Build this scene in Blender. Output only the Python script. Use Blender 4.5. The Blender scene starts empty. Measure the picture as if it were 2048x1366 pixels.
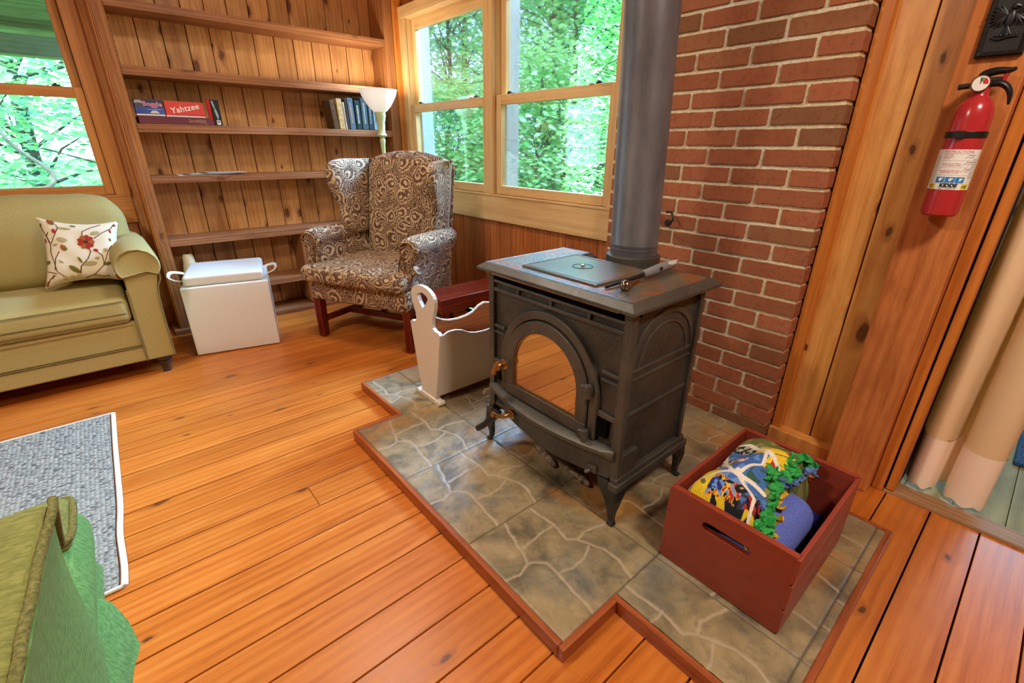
import bpy, bmesh, math, random
from mathutils import Vector, Matrix, noise
random.seed(7)
PI = math.pi
SC = bpy.context.scene
COL = SC.collection

# ------------------------------------------------------------------ camera
F_PX, PITCH, YAW, ROLL = 927.763, 0.397471, 0.712898, -0.007961
CAM_H = 1.11
cp, sp = math.cos(PITCH), math.sin(PITCH)
fw = Vector((math.sin(YAW)*cp, math.cos(YAW)*cp, -sp))
rt = Vector((math.cos(YAW), -math.sin(YAW), 0))
dn = fw.cross(rt)
r2 = math.cos(ROLL)*rt + math.sin(ROLL)*dn
d2 = -math.sin(ROLL)*rt + math.cos(ROLL)*dn
cam_d = bpy.data.cameras.new('camera')
cam = bpy.data.objects.new('camera', cam_d); COL.objects.link(cam)
Mx = Matrix((r2, -d2, -fw)).transposed().to_4x4()
Mx.translation = Vector((0, 0, CAM_H))
cam.matrix_world = Mx
cam_d.sensor_width = 36.0
cam_d.lens = F_PX/2048*36.0
cam_d.clip_start = 0.02
SC.camera = cam

# ------------------------------------------------------------------ view, sky, sun
SC.view_settings.view_transform = 'Standard'
SC.view_settings.look = 'None'
SC.view_settings.exposure = -0.25
SC.view_settings.gamma = 1.0
SC.view_settings.use_curve_mapping = False
SC.cycles.max_bounces = 10
SC.cycles.diffuse_bounces = 6
SC.cycles.glossy_bounces = 4
SC.cycles.transparent_max_bounces = 12
SC.cycles.sample_clamp_indirect = 6.0
SC.cycles.caustics_reflective = False
SC.cycles.caustics_refractive = False
W = bpy.data.worlds.new('sky'); SC.world = W; W.use_nodes = True
wn = W.node_tree.nodes; wl = W.node_tree.links
bgn = wn['Background']
bgn.inputs[0].default_value = (0.42, 0.72, 1.0, 1)
bgn.inputs[1].default_value = 11.0
sun_d = bpy.data.lights.new('sun', 'SUN'); sun_d.energy = 7.0; sun_d.angle = 0.02; sun_d.color = (1, 0.96, 0.85)
sun = bpy.data.objects.new('sun', sun_d); COL.objects.link(sun)
sun.rotation_euler = Vector((0.45, 0.5, -0.9)).to_track_quat('-Z', 'Y').to_euler()

# daylight portals in the two window openings and the doorway (they only guide the sky's own light)
def portal(name, loc, direction, sx, sy):
    l = bpy.data.lights.new(name, 'AREA'); l.shape = 'RECTANGLE'; l.size = sx; l.size_y = sy
    o = bpy.data.objects.new(name, l); COL.objects.link(o)
    o.location = loc; o.rotation_euler = Vector(direction).to_track_quat('-Z', 'Y').to_euler()
    l.cycles.is_portal = True
    return o
portal('sky_portal_right', (2.03, 2.41, 1.39), (-1, 0, 0), 1.95, 1.15)
portal('sky_portal_left', (-0.75, 3.80, 1.39), (0, -1, 0), 1.75, 1.15)

# added area lamp outside the big window: blue fill standing in for open sky
skl = bpy.data.lights.new('sky_fill', 'AREA'); skl.shape = 'RECTANGLE'; skl.size = 2.2; skl.size_y = 1.6; skl.energy = 3000; skl.color = (0.30, 0.56, 1.0)
sko = bpy.data.objects.new('sky_fill', skl); COL.objects.link(sko); sko.location = (3.9, 2.7, 3.4)
sko.rotation_euler = (Vector((0.6, 1.9, 0.4))-sko.location).to_track_quat('-Z', 'Y').to_euler()

# ------------------------------------------------------------------ colour and node helpers
def col(r, g, b, a=1.0):
    def f(c):
        c /= 255.0
        return c/12.92 if c <= 0.04045 else ((c+0.055)/1.055)**2.4
    return (f(r), f(g), f(b), a)

class NT:
    """small helper to build node materials"""
    def __init__(s, name, rough=0.5, spec=0.5, metal=0.0, base=None):
        s.m = bpy.data.materials.new(name); s.m.use_nodes = True
        s.t = s.m.node_tree; s.n = s.t.nodes; s.l = s.t.links
        s.b = s.n['Principled BSDF']
        s.b.inputs['Roughness'].default_value = rough
        s.b.inputs['Specular IOR Level'].default_value = spec
        s.b.inputs['Metallic'].default_value = metal
        if base: s.b.inputs['Base Color'].default_value = base
        s.tc = None
    def add(s, typ, **kw):
        nd = s.n.new(typ)
        for k, v in kw.items(): setattr(nd, k, v)
        return nd
    def put(s, sock, v):
        if isinstance(v, bpy.types.NodeSocket): s.l.new(v, sock)
        else: sock.default_value = v
    def obj(s, which='Object'):
        if not s.tc: s.tc = s.add('ShaderNodeTexCoord')
        return s.tc.outputs[which]
    def vmath(s, op, a, b=None, sc=None):
        nd = s.add('ShaderNodeVectorMath', operation=op)
        s.put(nd.inputs[0], a)
        if b is not None: s.put(nd.inputs[1], b)
        if sc is not None: s.put(nd.inputs['Scale'], sc)
        return nd.outputs['Value'] if op in ('DOT_PRODUCT', 'LENGTH', 'DISTANCE') else nd.outputs[0]
    def math(s, op, a, b=0.5, c=None, clamp=False):
        nd = s.add('ShaderNodeMath', operation=op, use_clamp=clamp)
        s.put(nd.inputs[0], a); s.put(nd.inputs[1], b)
        if c is not None: s.put(nd.inputs[2], c)
        return nd.outputs[0]
    def noise(s, vec, scale, detail=3, rough=0.5, dist=0.0, out=0):
        nd = s.add('ShaderNodeTexNoise'); s.put(nd.inputs['Vector'], vec)
        nd.inputs['Scale'].default_value = scale; nd.inputs['Detail'].default_value = detail
        nd.inputs['Roughness'].default_value = rough; nd.inputs['Distortion'].default_value = dist
        return nd.outputs[out]
    def ramp(s, fac, stops, interp='LINEAR'):
        nd = s.add('ShaderNodeValToRGB'); nd.color_ramp.interpolation = interp
        el = nd.color_ramp.elements
        while len(el) < len(stops): el.new(0.5)
        for e, (p, c) in zip(el, stops):
            e.position = p; e.color = c if len(c) == 4 else (*c, 1)
        s.put(nd.inputs[0], fac); return nd.outputs[0]
    def step(s, fac, a, b):
        nd = s.add('ShaderNodeMapRange'); s.put(nd.inputs[0], fac)
        nd.inputs[1].default_value = a; nd.inputs[2].default_value = b
        return nd.outputs[0]
    def mix(s, fac, a, b, mode='MIX'):
        nd = s.add('ShaderNodeMix', data_type='RGBA', blend_type=mode)
        s.put(nd.inputs[0], fac); s.put(nd.inputs[6], a); s.put(nd.inputs[7], b)
        return nd.outputs[2]
    def rand(s):
        return s.add('ShaderNodeNewGeometry').outputs['Random Per Island']
    def color(s, c): s.put(s.b.inputs['Base Color'], c)
    def rough(s, c): s.put(s.b.inputs['Roughness'], c)
    def bump(s, h, strength=0.3, dist=0.01):
        nd = s.add('ShaderNodeBump'); nd.inputs['Strength'].default_value = strength
        nd.inputs['Distance'].default_value = dist; s.put(nd.inputs['Height'], h)
        s.l.new(nd.outputs[0], s.b.inputs['Normal'])

def plain(name, c, rough=0.5, spec=0.5, metal=0.0, var=0.06, scale=30, bump=0.0):
    """solid colour with a little procedural variation"""
    n = NT(name, rough, spec, metal)
    v = n.noise(n.obj(), scale, 3)
    d = tuple(x*(1-var*2) for x in c[:3])+(1,); e = tuple(min(1, x*(1+var)) for x in c[:3])+(1,)
    n.color(n.ramp(v, [(0.3, d), (0.7, e)]))
    if bump: n.bump(v, bump, 0.003)
    return n.m

def wood(name, light, mid, dark, axis='Z', rough=0.45, knots=1.0, grain=1.0, tone=0.25, spec=0.4, blotch=0.35, kscale=1.0, fine=1.0, flat=None):
    """pine boards: streaky grain along an axis, knots, tone per board"""
    n = NT(name, rough, spec)
    r = n.rand()
    off = n.vmath('SCALE', (13.7, 7.3, 9.1), sc=r)
    p = n.vmath('ADD', n.obj(), off)
    ax = 'XYZ'.index(axis)
    s2 = [1.0]*3; s2[ax] = 0.45
    pk = n.vmath('MULTIPLY', p, tuple(s2))
    # knots: sparse cells, in the plane of the board
    fx = 'XYZ'.index(flat) if flat else (1 if ax != 1 else 2)
    sx = n.add('ShaderNodeSeparateXYZ'); n.put(sx.inputs[0], n.vmath('ADD', pk, n.vmath('SCALE', n.noise(p, 25, 2, out=1), sc=0.012)))
    cb = n.add('ShaderNodeCombineXYZ'); k2 = [j for j in range(3) if j != fx]
    n.put(cb.inputs[0], sx.outputs[k2[0]]); n.put(cb.inputs[1], sx.outputs[k2[1]])
    vk = n.add('ShaderNodeTexVoronoi', voronoi_dimensions='2D'); n.put(vk.inputs['Vector'], cb.outputs[0])
    vk.inputs['Scale'].default_value = 9.0/kscale; vk.inputs['Randomness'].default_value = 1.0
    kd = vk.outputs['Distance']
    sepc = n.add('ShaderNodeSeparateColor'); n.put(sepc.inputs[0], vk.outputs['Color'])
    sel = n.math('GREATER_THAN', sepc.outputs[0], 1-0.38*knots)
    size = n.math('MULTIPLY_ADD', n.math('MULTIPLY', sepc.outputs[1], sepc.outputs[1]), 0.11, 0.045)
    kn = n.math('DIVIDE', kd, size)
    halo = n.math('MULTIPLY', n.math('SUBTRACT', 1.0, n.step(kn, 0.8, 3.0)), sel)
    core = n.math('MULTIPLY', n.math('SUBTRACT', 1.0, n.step(kn, 0.8, 1.1)), sel)
    # grain: broad soft figure, medium streaks, fine pores
    s1 = [22.0]*3; s1[ax] = 1.6
    pg = n.vmath('ADD', n.vmath('MULTIPLY', p, tuple(s1)), n.vmath('SCALE', n.noise(pk, 7, 2, out=1), sc=1.1))
    g1 = n.noise(pg, 1.0*grain, 4, 0.6, 0.3)
    wv = n.add('ShaderNodeTexWave', wave_type='RINGS', rings_direction='XYZ'[ax] if False else 'SPHERICAL')
    s3 = [5.0]*3; s3[ax] = 0.33
    n.put(wv.inputs['Vector'], n.vmath('MULTIPLY', p, tuple(s3))); wv.inputs['Scale'].default_value = 3.4*grain
    wv.inputs['Distortion'].default_value = 5.0; wv.inputs['Detail'].default_value = 2.0; wv.inputs['Detail Scale'].default_value = 0.6
    n.put(wv.inputs['Phase Offset'], n.math('MULTIPLY', halo, 7.0))
    pf = [150.0]*3; pf[ax] = 4.0
    g2 = n.noise(n.vmath('MULTIPLY', p, tuple(pf)), 1.5, 2)
    g = n.math('ADD', n.math('MULTIPLY', g1, 0.60), n.math('MULTIPLY', wv.outputs[1], 0.10*fine))
    g = n.math('ADD', g, n.math('MULTIPLY', g2, 0.26))
    base = n.ramp(g, [(0.26, dark), (0.46, mid), (0.70, light)])
    bl = n.noise(pk, 8.0, 4, 0.65)
    base = n.mix(n.math('MULTIPLY', n.step(bl, 0.52, 0.72), blotch), base, tuple(x*y for x, y in zip(dark[:3], (0.85, 0.72, 0.55)))+(1,))
    # tone per board
    t = n.ramp(r, [(0.0, (1-tone, 1-tone*1.15, 1-tone*1.3, 1)), (0.5, (0.97, 0.97, 0.95, 1)), (1.0, (1.0+tone*0.35, 1.0+tone*0.3, 1.0+tone*0.25, 1))])
    base = n.mix(1.0, base, t, 'MULTIPLY')
    kc = n.mix(n.noise(p, 60, 2), col(52, 26, 12), col(122, 70, 36))
    base = n.mix(n.math('MULTIPLY', n.math('MULTIPLY', halo, halo), 0.75), base, col(128, 66, 28))
    base = n.mix(n.math('MULTIPLY', core, 0.85), base, kc)
    # little specks
    sp_ = n.noise(p, 70, 1)
    base = n.mix(n.math('MULTIPLY', n.step(sp_, 0.78, 0.84), 0.6*min(1, knots)), base, kc)
    n.color(base)
    n.rough(n.math('MULTIPLY_ADD', g, 0.25, rough-0.12))
    n.bump(g, 0.12, 0.002)
    return n.m

# ------------------------------------------------------------------ mesh builder
class MB:
    def __init__(s): s.v = []; s.f = []; s.mi = []
    def add(s, vs, fs, mi=0):
        o = len(s.v); s.v += [tuple(p) for p in vs]
        for f in fs: s.f.append([i+o for i in f]); s.mi.append(mi)
        return s
    def box(s, x0, x1, y0, y1, z0, z1, mi=0):
        if x0 > x1: x0, x1 = x1, x0
        if y0 > y1: y0, y1 = y1, y0
        if z0 > z1: z0, z1 = z1, z0
        return s.add([(x0,y0,z0),(x1,y0,z0),(x1,y1,z0),(x0,y1,z0),(x0,y0,z1),(x1,y0,z1),(x1,y1,z1),(x0,y1,z1)],
              [(0,3,2,1),(4,5,6,7),(0,1,5,4),(1,2,6,5),(2,3,7,6),(3,0,4,7)], mi)
    def hexa(s, p, mi=0):
        return s.add(p, [(0,3,2,1),(4,5,6,7),(0,1,5,4),(1,2,6,5),(2,3,7,6),(3,0,4,7)], mi)
    def prism(s, poly, axis, a0, a1, mi=0):
        """poly: 2-D points on the other two axes (in x,y,z order); extruded along axis"""
        def mk(p, a):
            if axis == 'X': return (a, p[0], p[1])
            if axis == 'Y': return (p[0], a, p[1])
            return (p[0], p[1], a)
        n = len(poly)
        vs = [mk(p, a0) for p in poly]+[mk(p, a1) for p in poly]
        fs = [tuple(range(n)), tuple(range(2*n-1, n-1, -1))]
        for i in range(n): j = (i+1) % n; fs.append((i, i+n, j+n, j))
        return s.add(vs, fs, mi)
    def rings(s, rings, closed=True, caps=True, mi=0, loop=False):
        n = len(rings[0]); vs = [p for r in rings for p in r]; fs = []
        m = len(rings)
        for a in range(m if loop else m-1):
            b = (a+1) % m
            for i in range(n if closed else n-1):
                j = (i+1) % n; fs.append((a*n+i, a*n+j, b*n+j, b*n+i))
        if caps and not loop and closed:
            fs.append(tuple(range(n-1, -1, -1))); fs.append(tuple(range((m-1)*n, m*n)))
        return s.add(vs, fs, mi)
    def lathe(s, prof, c=(0,0,0), segs=24, axis='Z', mi=0, caps=True):
        rs = []
        for r, h in prof:
            ring = []
            for i in range(segs):
                a = 2*PI*i/segs; u, w = r*math.cos(a), r*math.sin(a)
                if axis == 'Z': p = (c[0]+u, c[1]+w, c[2]+h)
                elif axis == 'X': p = (c[0]+h, c[1]+u, c[2]+w)
                else: p = (c[0]+w, c[1]+h, c[2]+u)
                ring.append(p)
            rs.append(ring)
        return s.rings(rs, caps=caps, mi=mi)
    def tube(s, path, rad, segs=10, mi=0, loop=False, flat=None):
        """round tube along a path; flat=(a,b) makes an elliptical section"""
        P = [Vector(p) for p in path]; n = len(P); rs = []
        if not loop and 4 <= n <= 14:                 # smooth the path through its points
            Q, R_ = [], []
            rl = rad if isinstance(rad, (list, tuple)) else [rad]*n
            for i in range(n-1):
                a, b, c, d = P[max(i-1, 0)], P[i], P[i+1], P[min(i+2, n-1)]
                for k in range(4):
                    f = k/4
                    Q.append(.5*((2*b)+(c-a)*f+(2*a-5*b+4*c-d)*f*f+(3*b-a-3*c+d)*f**3)); R_.append(rl[i]*(1-f)+rl[i+1]*f)
            Q.append(P[-1]); R_.append(rl[-1]); P, rad, n = Q, R_, len(Q)
        up = Vector((0, 0, 1)); prev = None
        for i, p in enumerate(P):
            if loop: t = P[(i+1) % n]-P[i-1]
            else: t = P[min(i+1, n-1)]-P[max(i-1, 0)]
            t.normalize()
            if prev is None:
                a = up if abs(t.dot(up)) < 0.95 else Vector((1, 0, 0))
                x = t.cross(a).normalized()
            else:
                x = (prev-t*prev.dot(t)).normalized()
            prev = x; y = t.cross(x)
            r = rad[i] if isinstance(rad, (list, tuple)) else rad
            fa, fb = flat if flat else (1, 1)
            rs.append([p+x*(r*fa*math.cos(2*PI*k/segs))+y*(r*fb*math.sin(2*PI*k/segs)) for k in range(segs)])
        return s.rings(rs, mi=mi, loop=loop)
    def sphere(s, c, r, nu=16, nv=10, mi=0, sc=(1,1,1)):
        rs = []
        for j in range(1, nv):
            t = PI*j/nv
            rs.append([(c[0]+r*sc[0]*math.sin(t)*math.cos(2*PI*i/nu), c[1]+r*sc[1]*math.sin(t)*math.sin(2*PI*i/nu), c[2]-r*sc[2]*math.cos(t)) for i in range(nu)])
        return s.rings(rs, mi=mi)
    def rbox(s, c, h, r, n=10, puff=(0,0,0), fn=None, mi=0):
        """rounded box / cushion: centre c, half sizes h, corner radius r, outward bulge per axis"""
        def mapp(p):
            q = []
            for k in range(3):
                inner = max(h[k]-r, 0)
                q.append(p[k]*h[k])
            ip = [max(-(h[k]-r), min(h[k]-r, q[k])) for k in range(3)]
            d = Vector([q[k]-ip[k] for k in range(3)])
            if d.length > 1e-9: d = d.normalized()*r if any(abs(abs(p[k])-1) < 1e-6 for k in range(3)) else d
            out = [ip[k]+d[k] for k in range(3)]
            for k in range(3):
                a, b = [j for j in range(3) if j != k]
                w = max(0, 1-(p[a])**2)*max(0, 1-(p[b])**2)
                out[k] += puff[k]*w*(1 if p[k] > 0 else -1)*abs(p[k])
            o = Vector([c[k]+out[k] for k in range(3)])
            return fn(o) if fn else o
        idx = {}; vs = []; fs = []
        # parameter spacing: dense near the rounded edges
        ts = []
        for k in range(3):
            e = min(0.45, r/h[k]) if h[k] > 0 else 0.3
            a = [-1, -1+e*0.3, -1+e*0.65, -1+e]
            m = max(2, n)
            mid = [(-1+e)+(2-2*e)*i/m for i in range(1, m)]
            ts.append(a+mid+[1-e, 1-e*0.65, 1-e*0.3, 1])
        def vid(p):
            key = tuple(round(x, 5) for x in p)
            if key not in idx: idx[key] = len(vs); vs.append(mapp(p))
            return idx[key]
        for k in range(3):
            a, b = [(1, 2), (2, 0), (0, 1)][k]
            for sgn in (-1, 1):
                for i in range(len(ts[a])-1):
                    for j in range(len(ts[b])-1):
                        cs = []
                        for (u, w) in ((i, j), (i+1, j), (i+1, j+1), (i, j+1)):
                            p = [0, 0, 0]; p[k] = sgn; p[a] = ts[a][u]; p[b] = ts[b][w]; cs.append(vid(p))
                        if sgn < 0: cs.reverse()
                        fs.append(tuple(cs))
        return s.add(vs, fs, mi)
    def xf(s, fn): s.v = [tuple(fn(Vector(p))) for p in s.v]; return s
    def build(s, name, mat, parent=None, world=True, smooth=None, bevel=0.0, subsurf=0, seg=2, attr=None, kind=None):
        me = bpy.data.meshes.new(name)
        vs = s.v
        if parent is not None and world:
            rz = parent.rotation_euler.z; c_, s_ = math.cos(-rz), math.sin(-rz)
            L = Vector(parent.location)
            vs = []
            for p in s.v:
                d = Vector(p)-L; vs.append((d.x*c_-d.y*s_, d.x*s_+d.y*c_, d.z))
        me.from_pydata(vs, [], s.f)
        mats = mat if isinstance(mat, (list, tuple)) else [mat]
        for m in mats: me.materials.append(m)
        if len(mats) > 1: me.polygons.foreach_set('material_index', s.mi)
        if smooth is None: smooth = subsurf > 0
        bm = bmesh.new(); bm.from_mesh(me)
        bmesh.ops.recalc_face_normals(bm, faces=bm.faces)
        bm.to_mesh(me); bm.free()
        if attr:
            ca = me.color_attributes.new('paint', 'FLOAT_COLOR', 'POINT')
            for i, c in enumerate(attr): ca.data[i].color = c
        if smooth: me.polygons.foreach_set('use_smooth', [True]*len(me.polygons))
        # box-projected UVs in metres
        uv = me.uv_layers.new(name='UVMap').data
        for pl in me.polygons:
            nx, ny, nz = (abs(x) for x in pl.normal)
            for li in pl.loop_indices:
                x, y, z = me.vertices[me.loops[li].vertex_index].co
                if nz >= nx and nz >= ny: uv[li].uv = (x, y)
                elif nx >= ny: uv[li].uv = (y, z)
                else: uv[li].uv = (x, z)
        if smooth and not subsurf:
            try: me.set_sharp_from_angle(angle=math.radians(42))
            except Exception: pass
        o = bpy.data.objects.new(name, me); COL.objects.link(o)
        if parent is not None: o.parent = parent
        if bevel:
            b = o.modifiers.new('bevel', 'BEVEL'); b.width = bevel; b.segments = seg; b.limit_method = 'ANGLE'; b.angle_limit = math.radians(35)
        if subsurf:
            m = o.modifiers.new('sub', 'SUBSURF'); m.levels = subsurf; m.render_levels = subsurf
        if kind: o['kind'] = kind
        return o

def tag(o, label, cat, group=None, kind=None):
    o['label'] = label; o['category'] = cat
    if group: o['group'] = group
    if kind: o['kind'] = kind
    return o
def thing(name, loc, label, cat, rz=0.0, group=None, kind=None):
    o = bpy.data.objects.new(name, None); COL.objects.link(o)
    o.empty_display_size = 0.05
    o.location = loc; o.rotation_euler = (0, 0, rz)
    return tag(o, label, cat, group, kind)
def box(x0, x1, y0, y1, z0, z1): return MB().box(x0, x1, y0, y1, z0, z1)

def text_mb(txt, size, mapfn, depth=0.0, align='CENTER', shear=0.0, bold=0.0, space=1.0, mi=0, mb=None):
    """lettering as flat mesh; mapfn takes (u, v) metres centred on the word"""
    cu = bpy.data.curves.new('lettering', 'FONT'); cu.body = txt; cu.size = size
    cu.align_x = align; cu.align_y = 'CENTER'; cu.shear = shear; cu.offset = bold; cu.space_character = space
    cu.resolution_u = 3
    o = bpy.data.objects.new('lettering', cu); COL.objects.link(o)
    dg = bpy.context.evaluated_depsgraph_get()
    me = o.evaluated_get(dg).to_mesh()
    vs = [tuple(v.co) for v in me.vertices]; fs = [tuple(p.vertices) for p in me.polygons]
    o.evaluated_get(dg).to_mesh_clear()
    bpy.data.objects.remove(o); bpy.data.curves.remove(cu)
    mb = mb or MB()
    mb.add([mapfn(x, y) for x, y, z in vs], fs, mi)
    return mb
# ------------------------------------------------------------------ materials
M = {}
M['floor'] = wood('floor_pine', col(212,132,54), col(192,106,36), col(156,78,24), 'X', rough=0.34, knots=0.35, tone=0.15, spec=0.5, blotch=0.3, kscale=0.75, flat='Z')
M['panel'] = wood('panel_pine', col(224,174,114), col(206,150,90), col(168,110,62), 'Z', rough=0.5, knots=1.2, tone=0.26, blotch=0.6, flat='Y')
M['wains'] = wood('wainscot_pine', col(204,132,70), col(176,100,46), col(134,70,28), 'Z', rough=0.45, knots=0.4, tone=0.26, flat='X')
M['shelfw'] = wood('shelf_wood', col(184,126,80), col(152,96,56), col(106,62,34), 'X', rough=0.55, knots=0.6, tone=0.18, fine=1.6)
M['upright'] = wood('upright_wood', col(184,126,72), col(156,98,50), col(112,64,32), 'Z', rough=0.6, knots=0.5, tone=0.1, fine=1.5)
M['orange'] = wood('orange_trim', col(222,146,66), col(204,122,48), col(170,92,34), 'Z', rough=0.4, knots=0.25, tone=0.1, blotch=0.15)
M['orangex'] = wood('orange_trim_x', col(224,150,72), col(206,126,52), col(172,94,36), 'X', rough=0.4, knots=0.1, tone=0.1, blotch=0.15)
M['orangey'] = wood('orange_trim_y', col(224,150,72), col(206,126,52), col(172,94,36), 'Y', rough=0.4, knots=0.1, tone=0.1, blotch=0.15)
M['maplez'] = wood('maple_trim_z', col(236,204,150), col(224,186,128), col(200,156,98), 'Z', rough=0.4, knots=0.0, tone=0.06, blotch=0.1, fine=0.6)
M['mapley'] = wood('maple_trim_y', col(236,204,150), col(224,186,128), col(200,156,98), 'Y', rough=0.4, knots=0.05, tone=0.06, blotch=0.1, fine=0.6)
M['tanx'] = wood('tan_trim_x', col(224,166,96), col(208,144,76), col(178,112,52), 'X', rough=0.4, knots=0.05, tone=0.06, blotch=0.1, fine=0.6)
M['tanz'] = wood('tan_trim_z', col(224,166,96), col(208,144,76), col(178,112,52), 'Z', rough=0.4, knots=0.05, tone=0.06, blotch=0.1, fine=0.6)
M['post'] = wood('rough_beam', col(214,140,78), col(192,114,58), col(148,80,38), 'Z', rough=0.75, knots=0.2, tone=0.05, blotch=0.5, spec=0.25, flat='X', grain=1.6)
M['planks'] = wood('knotty_planks', col(236,180,108), col(218,152,78), col(178,110,48), 'Z', rough=0.35, knots=1.1, tone=0.10, blotch=0.4, spec=0.5, flat='X')
M['edge'] = wood('hearth_edge', col(182,102,58), col(156,80,42), col(116,54,26), 'X', rough=0.3, knots=0.0, tone=0.1, spec=0.5)
M['edgey'] = wood('hearth_edge_y', col(182,102,58), col(156,80,42), col(116,54,26), 'Y', rough=0.3, knots=0.0, tone=0.1, spec=0.5)
M['sillwood'] = wood('worn_threshold', col(186,148,106), col(156,116,78), col(112,80,52), 'Y', rough=.6, knots=0, tone=.05, blotch=.4, flat='Z')
M['ceil'] = wood('ceiling_pine', col(222,160,92), col(200,132,66), col(160,96,42), 'X', rough=0.5, knots=0.5, tone=0.2)
M['dark'] = plain('dark_gap', col(46,22,10), 0.9, 0.1)
M['cavity'] = plain('black_gap', col(12,9,7), 0.95, 0.05)
M['mahog'] = wood('mahogany', col(128,42,22), col(104,28,16), col(66,14,10), 'Z', rough=0.22, knots=0.0, tone=0.05, spec=0.5, blotch=0.1)
M['mahogx'] = wood('mahogany_x', col(140,56,34), col(112,36,22), col(76,20,14), 'X', rough=0.2, knots=0.0, tone=0.05, spec=0.5, blotch=0.1)
M['white_pvc'] = plain('white_window_liner', col(206,226,240), 0.4, 0.5, var=0.02)
M['brass'] = plain('brass', col(170,128,78), 0.3, 0.5, 0.95, var=0.12, scale=60)
M['black'] = plain('black_plastic', col(22,21,22), 0.4, 0.5)
M['iron'] = plain('black_iron', col(44,38,36), 0.42, 0.5, 0.2, var=0.15, scale=40, bump=0.1)
M['steel'] = plain('steel', col(190,188,184), 0.25, 0.5, 1.0)
M['greyp'] = plain('grey_plastic', col(128,128,132), 0.35, 0.5)
M['redp'] = plain('red_plastic', col(196,24,34), 0.3, 0.5)
M['white'] = plain('white_print', col(238,236,230), 0.5, 0.4, var=0.01)
M['blackink'] = plain('black_print', col(20,18,20), 0.5, 0.3, var=0.01)
M['redink'] = plain('red_print', col(206,52,60), 0.5, 0.3, var=0.01)
M['blueink'] = plain('blue_print', col(28,128,208), 0.45, 0.4, var=0.01)
M['yellowink'] = plain('yellow_print', col(238,214,66), 0.45, 0.4, var=0.01)
M['greenink'] = plain('green_print', col(60,150,70), 0.5, 0.3, var=0.01)
M['goldink'] = plain('gold_print', col(196,150,92), 0.45, 0.4, var=0.02)

# brick: colour changes per brick
n = NT('fired_brick', 0.85, 0.2)
r = n.rand(); p = n.vmath('ADD', n.obj(), n.vmath('SCALE', (5., 3., 9.), sc=r))
b = n.ramp(r, [(0.0, col(130,92,62)), (0.12, col(152,92,62)), (0.5, col(160,96,66)), (0.85, col(170,102,70)), (1.0, col(142,98,66))])
v = n.noise(p, 60, 4, 0.7); v2 = n.noise(p, 9, 3)
b = n.mix(n.math('MULTIPLY', n.step(v, 0.52, 0.7), 0.5), b, col(112,50,34))
b = n.mix(n.math('MULTIPLY', n.step(v2, 0.5, 0.75), 0.35), b, col(122,66,40))
n.color(b); n.bump(v, 0.5, 0.004); M['brick'] = n.m
n = NT('mortar', 0.95, 0.1)
v = n.noise(n.obj(), 90, 4, 0.7); v2 = n.noise(n.obj(), 4, 2)
n.color(n.mix(n.step(v2, 0.4, 0.65), n.ramp(v, [(0.3, col(206,184,144)), (0.65, col(236,218,178))]), n.ramp(v, [(0.3, col(206,190,160)), (0.65, col(240,230,208))])))
n.bump(v, 0.8, 0.006); M['mortar'] = n.m

# hearth tiles: stamped slate look, grout painted by a vertex attribute
n = NT('slate_tile', 0.38, 0.8)
p = n.obj()
v1 = n.noise(p, 5.5, 4, 0.6, 0.5); v2 = n.noise(p, 17, 6, 0.7, 0.2); v3 = n.noise(n.vmath('ADD', p, (4, 4, 4)), 3.0, 3)
at = n.add('ShaderNodeAttribute'); at.attribute_name = 'paint'
sa = n.add('ShaderNodeSeparateColor'); n.put(sa.inputs[0], at.outputs['Color'])
c1 = n.ramp(v1, [(0.32, col(74,66,50)), (0.44, col(126,110,80)), (0.58, col(158,136,98)), (0.70, col(104,98,80))])
c1 = n.mix(n.math('MULTIPLY', n.step(v3, 0.56, 0.66), 0.75), c1, col(176,118,52))
c1 = n.mix(n.math('MULTIPLY', n.math('SUBTRACT', 1.0, n.step(v3, 0.30, 0.42)), 0.4), c1, col(96,108,108))
c1 = n.mix(n.math('MULTIPLY', n.step(v2, 0.52, 0.66), 0.45), c1, col(62,54,40))
c1 = n.mix(n.math('MULTIPLY', n.math('SUBTRACT', 1.0, n.step(v2, 0.30, 0.45)), 0.35), c1, col(186,170,134))
c1 = n.mix(n.math('MULTIPLY', sa.outputs[0], 0.95), c1, col(172,152,126))
c1 = n.mix(n.math('MULTIPLY', sa.outputs[1], 0.85), c1, col(78,62,44))
n.color(c1)
n.rough(n.math('MULTIPLY_ADD', v2, 0.3, 0.26)); n.bump(n.math('ADD', v2, v1), 0.35, 0.006); M['slate'] = n.m

# cast iron of the stove, pebbled
def cast(name, a, b_, bump, rough=0.5, rust=0.0):
    n = NT(name, rough, 0.5, 0.35)
    v = n.noise(n.obj(), 95, 3, 0.6, 0.5); w = n.noise(n.obj(), 7, 3)
    c = n.mix(n.step(w, 0.35, 0.65), a, b_)
    if rust:
        w2 = n.noise(n.obj(), 11, 5, 0.7)
        c = n.mix(n.math('MULTIPLY', n.step(w2, 0.46, 0.56), rust), c, col(150,86,40))
    c = n.mix(n.math('MULTIPLY', n.step(v, 0.52, 0.70), 0.2), c, col(134,128,118))
    n.color(c); n.bump(v, bump, 0.004)
    return n.m
M['cast'] = cast('cast_iron_smooth', col(70,66,60), col(88,84,76), 0.12, 0.42)
M['castp'] = cast('cast_iron_pebbled', col(60,57,52), col(80,76,70), 0.75, 0.42)
M['casttop'] = cast('cast_iron_rusty', col(86,84,74), col(110,104,88), 0.7, 0.34, 0.9)
M['castlid'] = cast('cast_iron_lid', col(92,98,88), col(110,104,88), 0.1, 0.3, 0.35)
M['castd'] = cast('cast_iron_black', col(34,33,32), col(48,47,45), 0.3, 0.42)
n = NT('stovepipe_paint', 0.36, 0.5, 0.3)
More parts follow.
